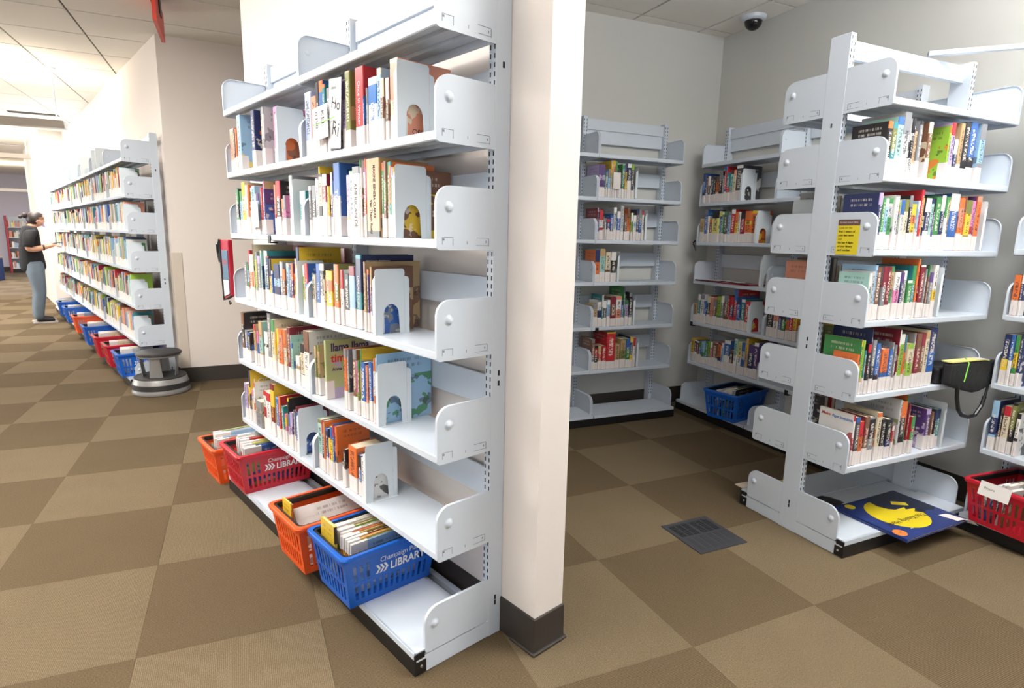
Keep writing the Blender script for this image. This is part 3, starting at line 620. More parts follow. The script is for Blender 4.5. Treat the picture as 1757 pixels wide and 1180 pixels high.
# ---------------------------------------------------------------- shopping baskets
BASKET_MAT = dict(blue=mat('basket_blue', (24, 98, 198), 0.3), red=mat('basket_red', (196, 32, 50), 0.3), orange=mat('basket_orange', (240, 92, 36), 0.3))
BH = .215
def basket_body(m):
    bw, bd, tw, td = .118, .168, .141, .196
    Bq = [(-bw,-bd), (bw,-bd), (bw,bd), (-bw,bd)]; Tq = [(-tw,-td), (tw,-td), (tw,td), (-tw,td)]
    b = MB()
    for i in range(4):
        j = (i+1) % 4; long = i in (1, 3); n = 13 if long else 9
        P = lambda s, t: (lambda a, c: (a[0]+(c[0]-a[0])*t, a[1]+(c[1]-a[1])*t, t*(BH-.006)))(
            (Bq[i][0]+(Bq[j][0]-Bq[i][0])*s, Bq[i][1]+(Bq[j][1]-Bq[i][1])*s), (Tq[i][0]+(Tq[j][0]-Tq[i][0])*s, Tq[i][1]+(Tq[j][1]-Tq[i][1])*s))
        S = [0.0]
        for k in range(n):
            c = .06+.88*(k+.5)/n; hw = .88/n*.27; S += [c-hw, c+hw]
        S.append(1.0); T = [0, .12, .40, .47, .80, 1.0]
        base = len(b.v)
        for s in S:
            for t in T: b.v.append(P(s, t))
        nt = len(T)
        for a in range(len(S)-1):
            for q in range(nt-1):
                if a % 2 == 1:
                    k = a//2
                    if q == 1: continue
                    if q == 3 and (not long or k < 3 or k >= n-2): continue
                b.f.append((base+a*nt+q, base+(a+1)*nt+q, base+(a+1)*nt+q+1, base+a*nt+q+1))
    n = len(b.v); b.v += [(*p, 0) for p in Bq]; b.f.append((n+3, n+2, n+1, n))
    return b.mesh('basket', m)
def basket_rim(m):
    b = MB(); lo = []; 
    for off, z in ((-.004, BH-.020), (.010, BH-.020), (.013, BH-.006), (.010, BH), (-.004, BH), (-.004, BH-.020)):
        lo.append([(x, y, z) for x, y in rrect(-.141-off, .141+off, -.196-off, .196+off, .022)])
    k = len(lo[0]); n = len(b.v)
    for r in lo: b.v += r
    for a in range(5):
        for i in range(k):
            j = (i+1) % k; b.f.append((n+a*k+i, n+a*k+j, n+(a+1)*k+j, n+(a+1)*k+i))
    return b.mesh('rim', m, True)
def basket_handle(sg):
    b = MB(); pts = [(-.130, 0), (-.130, .172), (-.118, .185), (.118, .185), (.130, .172), (.130, 0)]
    for i in range(5):
        p, q = Vector(pts[i]), Vector(pts[i+1]); d = (q-p).normalized(); nn = Vector((-d.y, d.x))*.0045
        o = [p-nn, q-nn, q+nn, p+nn]; o = [(v.x, v.y*sg) for v in o]
        if sg < 0: o = o[::-1]
        b.prism(o[::-1] if False else o, BH-.024, BH-.003)
    return b.mesh('handle', BLACKP)
def lettering(o, side=1):
    t0 = Vector((.141, 0, BH)); b0 = Vector((.118, 0, 0)); up = (t0-b0).normalized(); yd = Vector((0, 1, 0)); nrm = yd.cross(up)
    def at(y, t): return b0+up*t+yd*y+nrm*.0032
    text('Champaign Public', .030, INKW, o, at(-.055, .150), yd, up, sx=.86)
    text('LIBRARY', .046, INKW, o, at(-.012, .106), yd, up, sx=.86, bold=.0011)
    ch = MB()
    for k in range(3):
        y = -.072+.0155*k
        for p in ([(y, .106), (y+.009, .106), (y+.021, .124), (y+.012, .124)], [(y+.012, .124), (y+.021, .124), (y+.009, .142), (y, .142)]):
            n = len(ch.v); ch.v += [tuple(at(*q)) for q in p]; ch.f.append((n, n+1, n+2, n+3))
    ch.build('logo_chevrons', INKW, o)
def basket(fr, u, v, z, rot, color, label, letters=True):
    m = BASKET_MAT[color]
    o = put('shopping_basket', shared('bk'+color, lambda: basket_body(m))); o.matrix_world = fr.m @ Matrix.Translation((u, v, z)) @ Matrix.Rotation(rot, 4, 'Z')
    s = o.modifiers.new('wall', 'SOLIDIFY'); s.thickness = .003; s.offset = -1
    put('rim', shared('rim'+color, lambda: basket_rim(m)), o)
    for sg in (1, -1): put('handle', shared('hd%d' % sg, lambda: basket_handle(sg)), o)
    if letters: lettering(o)
    return tag(o, label, 'basket', 'plastic library baskets')
def basket_books(bk, specs, where, short, x=-.104):
    """specs: x position (m from the left), thickness, height, depth, lean (deg), colours"""
    lean = max((s[3] for s in specs), key=abs); cl = math.cos(math.radians(lean))
    for i, (w, h, D, _, c) in enumerate(specs):
        c1, c2 = c.split('/')
        m4 = bk.matrix_world @ Matrix.Translation((x+w/2/cl+(.0015 if lean else 0), -.142+R_.uniform(0, .012), .0045+w/2*abs(math.sin(math.radians(lean))))) @ Matrix.Rotation(math.radians(lean), 4, 'Y')
        o = make_book('picture_book', m4, w, D, h, c1, c2, .0)
        e = .0006; t = MB().box(-w/2-e, w/2+e, -.0012, .045+.02*(i % 3), h-.05, h+.001).build('hold_slip', PAPER, o)
        tag(o, f"{WORD[c1]} picture book, {ORD[i+1]} from left in {where}", 'book', f'picture books in the {short}')
        x += w/cl+.0032
BZ = .0832
b1 = basket(MAIN, -.464, .125, BZ, 0, 'blue', 'blue library basket in front of the orange one on the near bookcase base')
b2 = basket(MAIN, -.776, .093, BZ, 0, 'orange', 'orange library basket on the near bookcase base, behind the nearest blue basket')
b3 = basket(MAIN, -1.665, .158, BZ, 0, 'red', 'red library basket on the far end of the near bookcase base')
b4 = basket(MAIN, -2.072, .15, 0, 0, 'orange', 'orange library basket standing on the carpet behind the red basket')
b5 = basket(SIDE, .55, .115, BZ, math.radians(13), 'blue', 'blue basket on the base of the alcove right-wall bookcase', False)
b6 = basket(EAST, .197, .125, BZ, math.radians(-3), 'red', 'red basket with a white card at the right picture edge', False)
LB = [(-.23, .13, 'blue', 'blue basket nearest the grey step stool, left bookcase'), (-.75, .12, 'red', 'red basket just behind the blue one at the step stool'),
      (-1.34, .11, 'red', 'second red basket along the receding left bookcase, with white cards'), (-2.2, .11, 'blue', 'blue basket midway along the left bookcase, behind two red ones'),
      (-3.2, .12, 'orange', 'orange basket with a light blue book on the left bookcase base'), (-4.3, .13, 'blue', 'blue basket near the reader, second from the far end of left bookcase'),
      (-5.15, .13, 'blue', 'farthest blue basket along the left bookcase, beside the reader')]
lbs = [basket(LEFT, u, v, BZ, 0, c, l, i < 3) for i, (u, v, c, l) in enumerate(LB)]
basket_books(b1, [(.012,.225,.28,3,'yg/lg'),(.010,.232,.27,3,'w/lb'),(.011,.235,.28,4,'w/rd'),(.012,.228,.275,4,'cr/yg'),(.013,.232,.28,4,'yg/dr'),(.012,.225,.27,4,'w/rd'),(.010,.222,.28,4,'or/rd'),(.012,.222,.28,3,'yl/br'),(.011,.218,.275,2,'br/or'),(.012,.215,.285,1,'yl/or'),(.010,.208,.28,0,'lb/w')], 'the nearest blue basket', 'nearest blue basket')
basket_books(b2, [(.010,.20,.25,-38,'or/br'),(.012,.225,.27,-38,'dr/yl'),(.012,.235,.285,-38,'w/br')], 'the near orange basket', 'near orange basket', .035)
for k, c in enumerate(('yl', 'ly')):
    m4 = b2.matrix_world @ Matrix.Translation((-.018-.004*k, -.158+.007*k, .045-.01*k)) @ Matrix.Rotation(math.radians(90), 4, 'Z')
    o = make_book('picture_book', m4, .006, .085, .20, c, 'or', 0); tag(o, ('thin yellow', 'thin pale yellow')[k]+' booklet standing along the front of the near orange basket', 'book')
basket_books(b3, [(.014,.235,.26,2,'w/lg'),(.012,.252,.27,2,'w/lb'),(.012,.24,.27,2,'mt/w'),(.014,.235,.27,3,'rd/w'),(.012,.225,.28,3,'or/rd'),(.013,.228,.28,3,'ly/lb'),(.012,.222,.28,3,'ly/w'),(.012,.212,.28,1,'bl/w'),(.012,.21,.26,0,'bl/yg')], 'the red basket of near bookcase', 'near red basket')
basket_books(b4, [(.012,.24,.26,0,'yg/w'),(.014,.235,.25,0,'li/w'),(.014,.235,.25,0,'lb/w'),(.013,.215,.27,2,'lb/w'),(.012,.21,.25,2,'sa/w')], 'the orange basket on the carpet', 'orange carpet basket')
basket_books(b5, [(.02,.20,.25,0,'w/gy'),(.02,.18,.24,0,'br/gy'),(.014,.19,.25,2,'nv/w'),(.016,.21,.27,8,'cr/bk'),(.014,.225,.28,8,'yg/bk'),(.014,.23,.28,6,'gk/w'),(.014,.225,.28,4,'bk/gy')], 'the alcove blue basket', 'alcove blue basket')
basket_books(b6, [(.016,.16,.24,0,'gy/bl'),(.016,.17,.25,0,'bl/w'),(.014,.205,.25,6,'lg/gy'),(.014,.215,.27,8,'gk/lg'),(.014,.22,.27,8,'lg/w'),(.014,.2,.26,5,'og/br')], 'the red basket at the right edge', 'right-edge red basket')
CI = [['w/gy','cr/w','lg/gk'], ['w/dr','cr/w'], ['w/br','w/sa','cr/w'], ['w/cr','cr/or','w/li'], ['lb/w','lb/mt'], ['w/lb','cr/w'], ['w/lg','w/lb']]
for q, (bk, cs) in enumerate(zip(lbs, CI)):
    basket_books(bk, [(.026, .235-.012*(q in (1, 5))-.004*k, .25, 2, c) for k, c in enumerate(cs)], 'the '+LB[q][3].split(' basket')[0]+' basket '+['nearest the stool', 'behind the stool', 'with cards', 'midway left', 'far left row', 'near the reader', 'at far end'][q], LB[q][3].split(',')[0])
# yellow book leaning across the front of the nearest blue basket, flat bear-coloured cover on the orange one
m4 = b1.matrix_world @ Matrix.Translation((.0, -.157, .05)) @ Matrix.Rotation(math.radians(90), 4, 'Z')
o = make_book('picture_book', m4, .012, .115, .215, 'yl', 'bk', 0); tag(o, 'yellow and black picture book standing across the front of the nearest blue basket', 'book')
def flap(bk, y0, y1, ztop, label):
    b = MB().box(-.07, .06, -.0004, .0004, -.045, .022)
    o = b.build('hold_card', PAPER); o.matrix_world = bk.matrix_world @ Matrix.Translation((0, y0, ztop)) @ Matrix.Rotation(math.radians(-14), 4, 'X'); return tag(o, label, 'card')
o = flap(b6, -.2125, 0, BH-.006, 'white card clipped over the rim of the right-edge red basket')
text('Picture', .016, INKB, o, (-.05, -.0008, -.012), (1, 0, 0), (0, 0, 1), name='handwriting'); 
# ---------------------------------------------------------------- titles on the books that can be read
def spine_text(key, s, size, m, z=None, x=0.0, sx=1.0, bold=0.0, up=False):
    o, w, D, h = BOOK[key]; o['tint_print'] = tuple(o.color)[:3]
    return text(s, size, m, o, (x-size*.36 if not up else x, -.0007, (z if z is not None else h*.94)), (0, 0, -1) if not up else (1, 0, 0), (1, 0, 0) if not up else (0, 0, 1), name='title', sx=sx, bold=bold)
def cover_text(key, s, size, m, y, z, sx=1.0, bold=0.0, left=False):
    o, w, D, h = BOOK[key]; o['tint_print'] = tuple(o.color)[:3]
    if left: return text(s, size, m, o, (-w/2-.0007, D-y, z), (0, -1, 0), (0, 0, 1), name='title', sx=sx, bold=bold)
    return text(s, size, m, o, (w/2+.0007, y, z), (0, 1, 0), (0, 0, 1), name='title', sx=sx, bold=bold)
def idx(un, bay, lv, c, nth=0):
    r = [k for k in BOOK if k[:3] == (un, bay, lv) and BOOK[k][0].get('code') == c]; return r[nth]
n3 = lambda i: ('main', 'n', 3, i)
spine_text(n3(10), 'TOEFL Te', .034, INKW, .17, sx=.9, bold=.0006); cover_text(n3(10), 'ETS', .026, INKB, .03, .225); cover_text(n3(10), 'The', .022, INKB, .09, .23)
spine_text(n3(13), 'AMERICAN DI', .03, INKB, .185, sx=.8)
spine_text(n3(17), 'MAXINE BENEBA CLARKE', .021, INKB, .236, x=.011, sx=.72, bold=.0003); spine_text(n3(17), 'Van Thanh Rudd', .021, INKB, .125, x=-.012, sx=.8, bold=.0003)
cover_text(('main', 'n', 3, 22), 'THE', .035, INKY, .165, .19, bold=.001); cover_text(('main', 'n', 3, 22), 'PATCHWORK', .03, INKY, .13, .03)
n2 = lambda i: ('main', 'n', 2, i)
spine_text(n2(8), 'BEFORE', .026, INKW, .19, x=-.008, sx=.9); text('B', .05, INKW, BOOK[n2(8)][0], (-.006, -.0008, .075), (1, 0, 0), (0, 0, 1), name='title', bold=.001)
spine_text(n2(13), 'Scattered', .027, INKW, .13, sx=.95); spine_text(n2(14), 'ORIGAMI DESIGN SECRETS', .02, INKW, .195, sx=.8); cover_text(n2(14), 'SECOND EDITION', .012, INKW, .02, .243)
spine_text(n2(5), 'THE FIX', .02, INKW, .15)
f2 = lambda i: ('main', 'f', 2, i)
spine_text(f2(3), 'MUSTER', .026, INKW, .165, bold=.0004); spine_text(f2(6), 'MORIMOTO', .03, INKY, .21, sx=.8, bold=.0006); spine_text(f2(10), 'AMERICAN', .026, INKW, .2, sx=.8)
n1 = lambda i: ('main', 'n', 1, i)
cover_text(n1(0), 'llama llama', .046, INKP, .022, .20, sx=.85, bold=.0012); cover_text(n1(0), 'time', .046, INKR, .022, .155, bold=.0012); cover_text(n1(0), 'Anna Dewdney', .02, INKP, .026, .118, bold=.0004)
cover_text(n1(6), 'GR', .04, INKB, .01, .13, bold=.001)
f0 = lambda i: ('main', 'f', 0, i)
cover_text(f0(8), 'POLLY', .05, INKR, .03, .17, sx=.9, bold=.0015); cover_text(f0(13), 'HA', .05, INKY, .02, .09, bold=.0015); cover_text(f0(2), 'LOOK', .045, INKW, .02, .2)
text('K', .028, INKB, BOOK[f0(5)][0], (-.008, -.0008, .02), (1, 0, 0), (0, 0, 1), name='letter')
n4 = lambda i: ('main', 'n', 4, i)
cover_text(n4(3), 'T', .06, INKR, .05, .2, bold=.001); spine_text(n4(8), 'Once In Winter', .024, INKW, .21, sx=.9); spine_text(n4(11), 'Dolls', .022, INKW, .13, bold=.0004); cover_text(n4(15), 'Ofill', .025, INKB, .05, .02)
g4 = lambda i: ('big', 'g', 4, i)
spine_text(g4(4), 'ROBIN YOOD NIGHT', .024, INKB, .19, sx=.7, bold=.0005)
cover_text(('big', 'g', 0, 0), 'Make:', .02, INKR, .012, .205, left=True, bold=.0004); cover_text(('big', 'g', 0, 0), 'Paper Inventions', .02, INKBL, .065, .203, left=True, sx=.75, bold=.0004)
# note card and rubber band on the top row of the near bookcase
o = MB().box(-.125, 0, -.0005, .0005, 0, .115).build('note_card', PAPER); o.matrix_world = MAIN.m @ Matrix.Translation((-.668, .088, 1.744)) @ Matrix.Rotation(math.radians(-3), 4, 'Y')
tag(o, 'white note card with handwritten KEL 0390 on the top book row, near bookcase', 'card')
text('KEL', .035, INKB, o, (-.05, -.0009, .098), (0, 0, -1), (1, 0, 0), name='handwriting'); text('0390', .03, INKB, o, (-.1, -.0009, .1), (0, 0, -1), (1, 0, 0), name='handwriting')
MB().box(-.12, .06, -.0016, -.001, .055, .0575).build('rubber_band', mat('band_green', (120, 200, 60), .6), o)
o = MB().box(-.047, .047, -.0005, .0005, 0, .235).build('paper_slip', mat('slip_grey', (206, 206, 208), .7)); o.matrix_world = MAIN.m @ Matrix.Translation((-.64, .0965, 1.7)) @ Matrix.Rotation(math.radians(5), 4, 'Y')
tag(o, 'grey paper hold slip with large handwriting beside the KEL note card', 'slip')
text('Ho', .055, INKB, o, (-.03, -.0009, .14), (1, 0, -.2), (.2, 0, 1), name='handwriting'); text('Ri', .07, INKB, o, (-.025, -.0009, .05), (1, 0, -.2), (.2, 0, 1), name='handwriting'); text('LIBRARY', .012, INKB, o, (-.03, -.0009, .2), (1, 0, 0), (0, 0, 1), name='lettering')
o = MB().box(-.047, .047, -.0005, .0005, 0, .12).build('note_card', PAPER); o.matrix_world = MAIN.m @ Matrix.Translation((-1.49, .094, 1.42))
tag(o, 'blank white note card strapped to the second book row, far bay, near bookcase', 'card')
o = MB().box(-.031, .031, -.0005, .0005, 0, .115).build('note_card', PAPER); o.matrix_world = BACK.m @ Matrix.Translation((-.588, .094, 1.76)); tag(o, 'white note card on the top book row of the alcove back bookcase', 'card')
# ---------------------------------------------------------------- red pouches, clips, strap
REDV = mat('red_vinyl', (176, 26, 48), 0.25); CLEAR = mat('clear_pocket', (150, 160, 170), 0.1)
def hanging_bag():
    r = empty('hanging_bag', MAIN.P(-1.945, .095, 1.0), MAIN.ang); tag(r, 'red hanging book bag with black piping at the far end of the near bookcase', 'bag')
    b = MB().prism([(-.055, .03), (.06, .06), (.06, .355), (-.075, .355)], -.012, .012, 'y'); bevel(b.build('bag_body', REDV, r), .005)
    MB().tube([(-.075, -.013, .355), (-.055, -.013, .03), (.062, -.013, .058)], .007).build('piping', BLACKP, r)
    MB().tube([(-.07, -.012, .35), (-.085, -.02, .33), (-.088, -.016, .28), (-.078, -.012, .235)], .012).build('carry_strap', BLACKP, r)
    MB().prism([(-.035, .055), (.05, .075), (.05, .30), (-.045, .30)], -.016, -.0125, 'y').build('book_in_pocket', mat('pocket_book_blue', (96, 128, 152), .2), r)
    MB().prism([(-.036, .052), (.05, .072), (.05, .145), (-.038, .14)], -.0175, -.0165, 'y').build('hold_slip', PAPER, r)
    text('DIAL', .035, INKR, r, (-.035, -.0168, .225), (1, 0, 0), (0, 0, 1), name='title')
    MB().tube([(0, -.004, .03), (.012, -.006, .012), (.03, -.004, .022)], .004).build('hook', BLACKM, r)
hanging_bag()
o = MB().box(-1.80, -1.05, .3235, .3275, 1.06, 1.335).build('book_bag_sheet', REDV); o.matrix_world = MAIN.m; tag(o, 'red vinyl book bag sheet standing behind the third book row, near bookcase', 'bag')
r = empty('book_pouch', SIDE.P(.3, .2, ZB[2]+.0275), SIDE.ang); tag(r, 'flat red pouch lying on the bare middle shelf, alcove right-wall bookcase', 'pouch')
bevel(MB().box(-.27, .31, -.115, .09, 0, .007).build('pouch_body', REDV, r), .003); MB().box(-.2, .1, -.09, .06, .007, .010).build('booklet', PAPER, r); MB().tube([(-.27, -.112, .006), (.0, -.118, .010), (.05, -.116, .016), (.31, -.114, .008)], .004).build('piping', BLACKP, r)
def clip(fr, u, z, label):
    r = empty('shelf_clip', fr.P(u, V0, z), fr.ang); tag(r, label, 'clip', 'black shelf label clips')
    MB().box(-.014, .014, -.004, -.0008, -.012, .024).build('clip_face', BLACKP, r); MB().box(-.014, .014, -.004, .03, -.012, -.006).build('clip_foot', BLACKP, r)
clip(MAIN, -1.31, 1.362, 'black shelf clip under the second book row, far bay, near bookcase'); clip(BACK, -.70, .718, 'black shelf clip on the fourth shelf of the alcove back bookcase')
clip(SIDE, .02, .718, 'black shelf clip at the far end of the fourth book row, alcove right-wall bookcase'); clip(SIDE, 1.03, .385, 'black shelf clip above the blue alcove basket, right-wall bookcase')
o = MB().tube([SIDE.P(.0, .085, 1.40), SIDE.P(-.02, .08, 1.385), SIDE.P(-.01, .075, 1.37), SIDE.P(.02, .07, 1.345), SIDE.P(.03, .07, 1.32)], .006).build('strap_end', BLACKP); tag(o, 'black strap end hanging off the second shelf, alcove right-wall bookcase', 'strap')
# ---------------------------------------------------------------- notice on the freestanding bookcase
r = empty('notice_card', (1.0285, .3505, 1.355)); tag(r, 'yellow printed notice card with brown header on the freestanding bookcase end', 'notice')
MB().box(-.0008, 0, -.0505, .0505, 0, .124).build('yellow_panel', mat('notice_yellow', (236, 216, 40), .5), r); MB().box(-.0008, 0, -.0505, .0505, .124, .149).build('header_panel', mat('notice_brown', (112, 78, 70), .5), r)
for s, y, z, sz in [('TO FIND YOUR ITEMS:', .043, .1335, .0085)]: text(s, sz, INKW, r, (-.0013, y, z), (0, -1, 0), (0, 0, 1))
for i, (s, bd) in enumerate([('Look for the', 0), ('first 3 letters of', .0003), ('your last name', .0003), ('and', 0), ('the last 4 digits', .0003), ('of your library', .0003), ('card number.', .0003)]):
    text(s, .0118, INKB, r, (-.0013, .043, .110-.0158*i), (0, -1, 0), (0, 0, 1), bold=bd)
FILL = MB().box(1.07, 1.905, .407, .577, .066, .079).build('centre_panel', WHITE); FILL.parent = bpy.data.objects['bookcase.005']; FILL.location = (-1.03, -.135, 0)
# ---------------------------------------------------------------- large picture book on the base of the freestanding bookcase
r = empty('large_picture_book', (1.525, .258, .0842), math.radians(1.5)); tag(r, 'large blue picture book with a yellow moon lying on the freestanding bookcase base', 'book')
NAVY = mat('cover_navy', (44, 60, 122), .25)
bevel(MB().box(-.245, .245, -.18, .18, 0, .003).box(-.245, .245, -.18, .18, .011, .014).box(-.245, -.24, -.18, .18, .0, .014).build('cover', NAVY, r), .001)
MB().box(-.238, .238, -.174, .174, .0032, .0108).build('pages', PAGES, r)
def disc(cx, cy, rx, ry, z, m, name, n=36): MB().prism([(cx+rx*math.cos(2*math.pi*i/n), cy+ry*math.sin(2*math.pi*i/n)) for i in range(n)], .0141, z).build(name, m, r)
disc(-.02, .0, .145, .14, .0145, mat('moon_yellow', (232, 208, 36), .3), 'moon_print')
tr = [(.01,.178),(.238,.178),(.238,-.03),(.20,-.05),(.16,-.035),(.12,-.05),(.09,-.02),(.13,.0),(.07,.01),(.09,.03),(.02,.03),(-.01,.05),(-.03,.09),(-.02,.14)]
MB().prism(tr, .0141, .0148).build('tree_print', mat('tree_dark_blue', (34, 42, 66), .3), r)
MB().prism([(.06,.075),(.13,.03),(.15,.06),(.09,.1)], .0148, .0150).build('gap_print', MATS['moon_yellow'], r)
disc(-.165, .165-.02, .026, .024, .0146, MATS['moon_yellow'], 'dot_print'); disc(-.205, -.125, .032, .030, .0146, mat('seal_orange', (222, 130, 60), .4), 'seal_print')
text('The Kissing Hand', .04, INKB, r, (.105, -.045, .0151), (-1, 0, 0), (0, -1, 0), name='title', bold=.0003); text('#1', .02, INKB, r, (-.192, -.118, .0148), (-1, 0, 0), (0, -1, 0), name='title')
text('New York Times Bestseller', .012, INKW, r, (.02, -.117, .0144), (-1, 0, 0), (0, -1, 0), name='title')
q = MB(); 
for i in range(6):
    a, c = i/6, (i+1)/6; f = lambda t: (.175+.085*t, -.17-.05*t, .0155+.012*math.sin(t*math.pi)-.02*t*t)
    p0, p1 = f(a), f(c); q.quad((p0[0], p0[1], p0[2]), (p1[0], p1[1], p1[2]), (p1[0]-.02, p1[1]+.0+.075, p1[2]), (p0[0]-.02, p0[1]+.075, p0[2]))
s = q.build('hold_slip', PAPER, r); md = s.modifiers.new('t', 'SOLIDIFY'); md.thickness = .0006
# black booklet and clip at its back
r = empty('black_booklet', (1.27, .468, .0842), math.radians(-8)); tag(r, 'black booklet with a clip at the back of the freestanding bookcase base', 'booklet')
bevel(MB().box(-.19, .08, -.03, .022, 0, .02).build('cover', BLACKP, r), .003); bevel(MB().prism([(-.12, .02), (.05, .02), (.09, .024), (.02, .05), (-.03, .062), (-.1, .055)], -.03, .005, 'y').build('clip', BLACKM, r), .003)
o = MB().box(1.25, 1.40, .70, .78, .0845, .0945).build('yellow_folder', mat('folder_yellow', (226, 206, 110), .6)); tag(o, 'yellow folder on the rear base shelf of the freestanding bookcase', 'folder')
o = MB().box(1.04, 1.13, .795, .85, .0845, .089).build('loose_leaflet', mat('leaflet_tan', (196, 180, 160), .7)); tag(o, 'small tan leaflet poking out at the rear corner of the freestanding bookcase', 'leaflet')
# rear shelves of the freestanding bookcase
def rear(lv, L):
    for i, (x, w, h, D, c) in enumerate(L):
        c1, c2 = c.split('/')
        m4 = FREE_R.m @ Matrix.Translation((x, .108, ZG[lv]+.0272)); o = make_book('hardcover_book', m4, w, D, h, c1, c2, .065)
        tag(o, f"{WORD[c1]} book, {ORD[i+1]} along the {LW[lv]} rear shelf of the freestanding bookcase", 'book', 'books on the rear of the freestanding bookcase')
rear(3, [(.75, .03, .262, .19, 'lg/gy'), (.70, .03, .245, .17, 'gy/w')]); rear(2, [(.80, .03, .235, .18, 'sa/lb'), (.76, .025, .24, .17, 'cr/br'), (.725, .025, .25, .17, 'br/w'), (.69, .028, .255, .18, 'gy/pk'), (.655, .03, .22, .17, 'cr/w')]); rear(1, [(.60, .03, .24, .18, 'og/w'), (.56, .03, .26, .18, 'yl/w'), (.52, .03, .23, .18, 'nv/w')]); rear(0, [(.62, .03, .21, .17, 'gk/w'), (.58, .03, .235, .18, 'rd/w')])
bookend(FREE_R, .79, .0955, ZG[3]+.0272, 'white bookend on the second rear shelf of the freestanding bookcase'); bookend(FREE_R, .66, .0955, ZG[1]+.0272, 'white bookend on the fourth rear shelf of the freestanding bookcase')
# ---------------------------------------------------------------- black shoulder bag
r = empty('shoulder_bag', (1.78, .3, ZG[1]+.0275)); tag(r, 'black shoulder bag hanging off the right end of the freestanding bookcase shelf', 'bag')
FAB = mat('black_nylon', (24, 24, 26), .6, bump=(30, .5, .01))
o = MB().prism([(-.16,.012),(-.10,-.01),(-.02,-.03),(.05,-.046),(.10,-.044),(.16,-.03),(.24,.0),(.33,.024),(.378,.042),(.374,.07),(.34,.09),(.22,.104),(.05,.112),(-.16,.115)], -.125, -.078, 'y').build('bag_front', FAB, r); bevel(o, .016, 3)
bevel(MB().prism([(-.16,.001),(.125,.001),(.145,.03),(.12,.07),(-.16,.085)], -.07, .10, 'y').build('bag_body', FAB, r), .02, 3)
MB().tube([(-.08,-.117,-.005),(-.07,-.117,-.06),(-.045,-.117,-.12),(-.01,-.117,-.152),(.05,-.117,-.168),(.105,-.117,-.165),(.15,-.117,-.12),(.165,-.117,-.075)], .009).build('bag_strap', BLACKP, r)
MB().tube([(.165,-.117,-.08),(.172,-.117,-.05),(.178,-.117,-.02)], .006).build('strap_clip', BLACKM, r)
b = MB().prism([(-.16,.117),(.10,.114),(.145,.109),(.15,.111),(.10,.119),(-.16,.123)], -.122, -.075, 'y').build('hold_slip', mat('slip_yellow', (232, 222, 140), .7), r)
MB().prism([(.06,.121),(.14,.115),(.14,.116),(.06,.122)], -.1225, -.08, 'y').build('printed_label', PAPER, r)
MB().tube([(-.10,-.152,.03),(-.05,-.135,.112),(0,-.09,.124)], .0025).build('rubber_band', mat('band_green', (120, 200, 60), .6), r)
# tie strut from the freestanding bookcase to the right-edge one
o = MB().prism([(1.66, .515), (1.635, .49), (2.215, -.14), (2.24, -.115)], 2.281, 2.30).build('tie_strut', WHITE); tag(o, 'white steel tie strut running from the freestanding bookcase top to the right wall', 'strut')
# ---------------------------------------------------------------- floor grille, ceiling camera, red hanging sign, pendants
def grille():
    m = mat('grille_charcoal', (58, 59, 64), .45); dk = mat('grille_well', (8, 8, 9), .9)
    r = empty('floor_grille', (.601, .607, .0)); tag(r, 'charcoal square floor grille set in the alcove carpet', 'vent')
    f = MB(); s = .141; i = .118
    f.box(-s, s, -s, -i, 0, .004).box(-s, s, i, s, 0, .004).box(-s, -i, -i, i, 0, .004).box(i, s, -i, i, 0, .004).box(-.008, .008, -i, i, 0, .004).box(-i, -.008, -.008, .008, 0, .004).box(.008, i, -.008, .008, 0, .004)
    f.build('frame', m, r); MB().box(-i, i, -i, i, .0001, .0008).build('well', dk, r)
    for qx in (-1, 1):
        for qy in (-1, 1):
            b = MB(); x0, x1 = (-i, -.008) if qx < 0 else (.008, i); y0, y1 = (-i, -.008) if qy < 0 else (.008, i)
            n = 9
            for k in range(n):
                if qy > 0:
                    y = y0+(y1-y0)*(k+.5)/n; b.box(x0, x1, y-.0017, y+.0017, .0008, .0035)
                else:
                    x = x0+(x1-x0)*(k+.5)/n; b.box(x-.0052, x+.0052, y0, y1, .0008, .0035)
            for k in (1, 2): 
                x = x0+(x1-x0)*k/3; b.box(x-.003, x+.003, y0, y1, .0008, .0036)
            stuff(b.build('slats', m, r))
grille()
r = empty('dome_camera', (2.145, 2.11, 3.018)); tag(r, 'white ceiling camera with dark dome in the alcove', 'camera')
MB().lathe([(0, -.03), (.07, -.03), (.085, -.02), (.09, 0), (0, 0)][::-1], 32).build('housing', WHITE, r, smooth=True)
MB().lathe([(0, -.095)]+[(.062*math.sin(a*math.pi/16), -.033-.062*math.cos(a*math.pi/16)) for a in range(1, 9)], 28).build('dome', mat('smoked_dome', (26, 24, 28), .08), r, smooth=True)
MB().lathe([(.004, -.07), (.018, -.072), (.018, -.05)][::-1], 16, c=(-.02, -.03, 0)).build('lens', BLACKP, r)
r = empty('hanging_sign', (-1.80, 3.83, 2.8)); tag(r, 'red sign hanging edge-on from the ceiling above the near wall', 'sign')
MB().box(-.012, .012, -.27, .27, .0, .2).build('sign_panel', mat('sign_red', (226, 70, 52), .4), r); MB().box(.012, .02, -.06, .06, .11, .22).build('bracket', BLACKM, r)
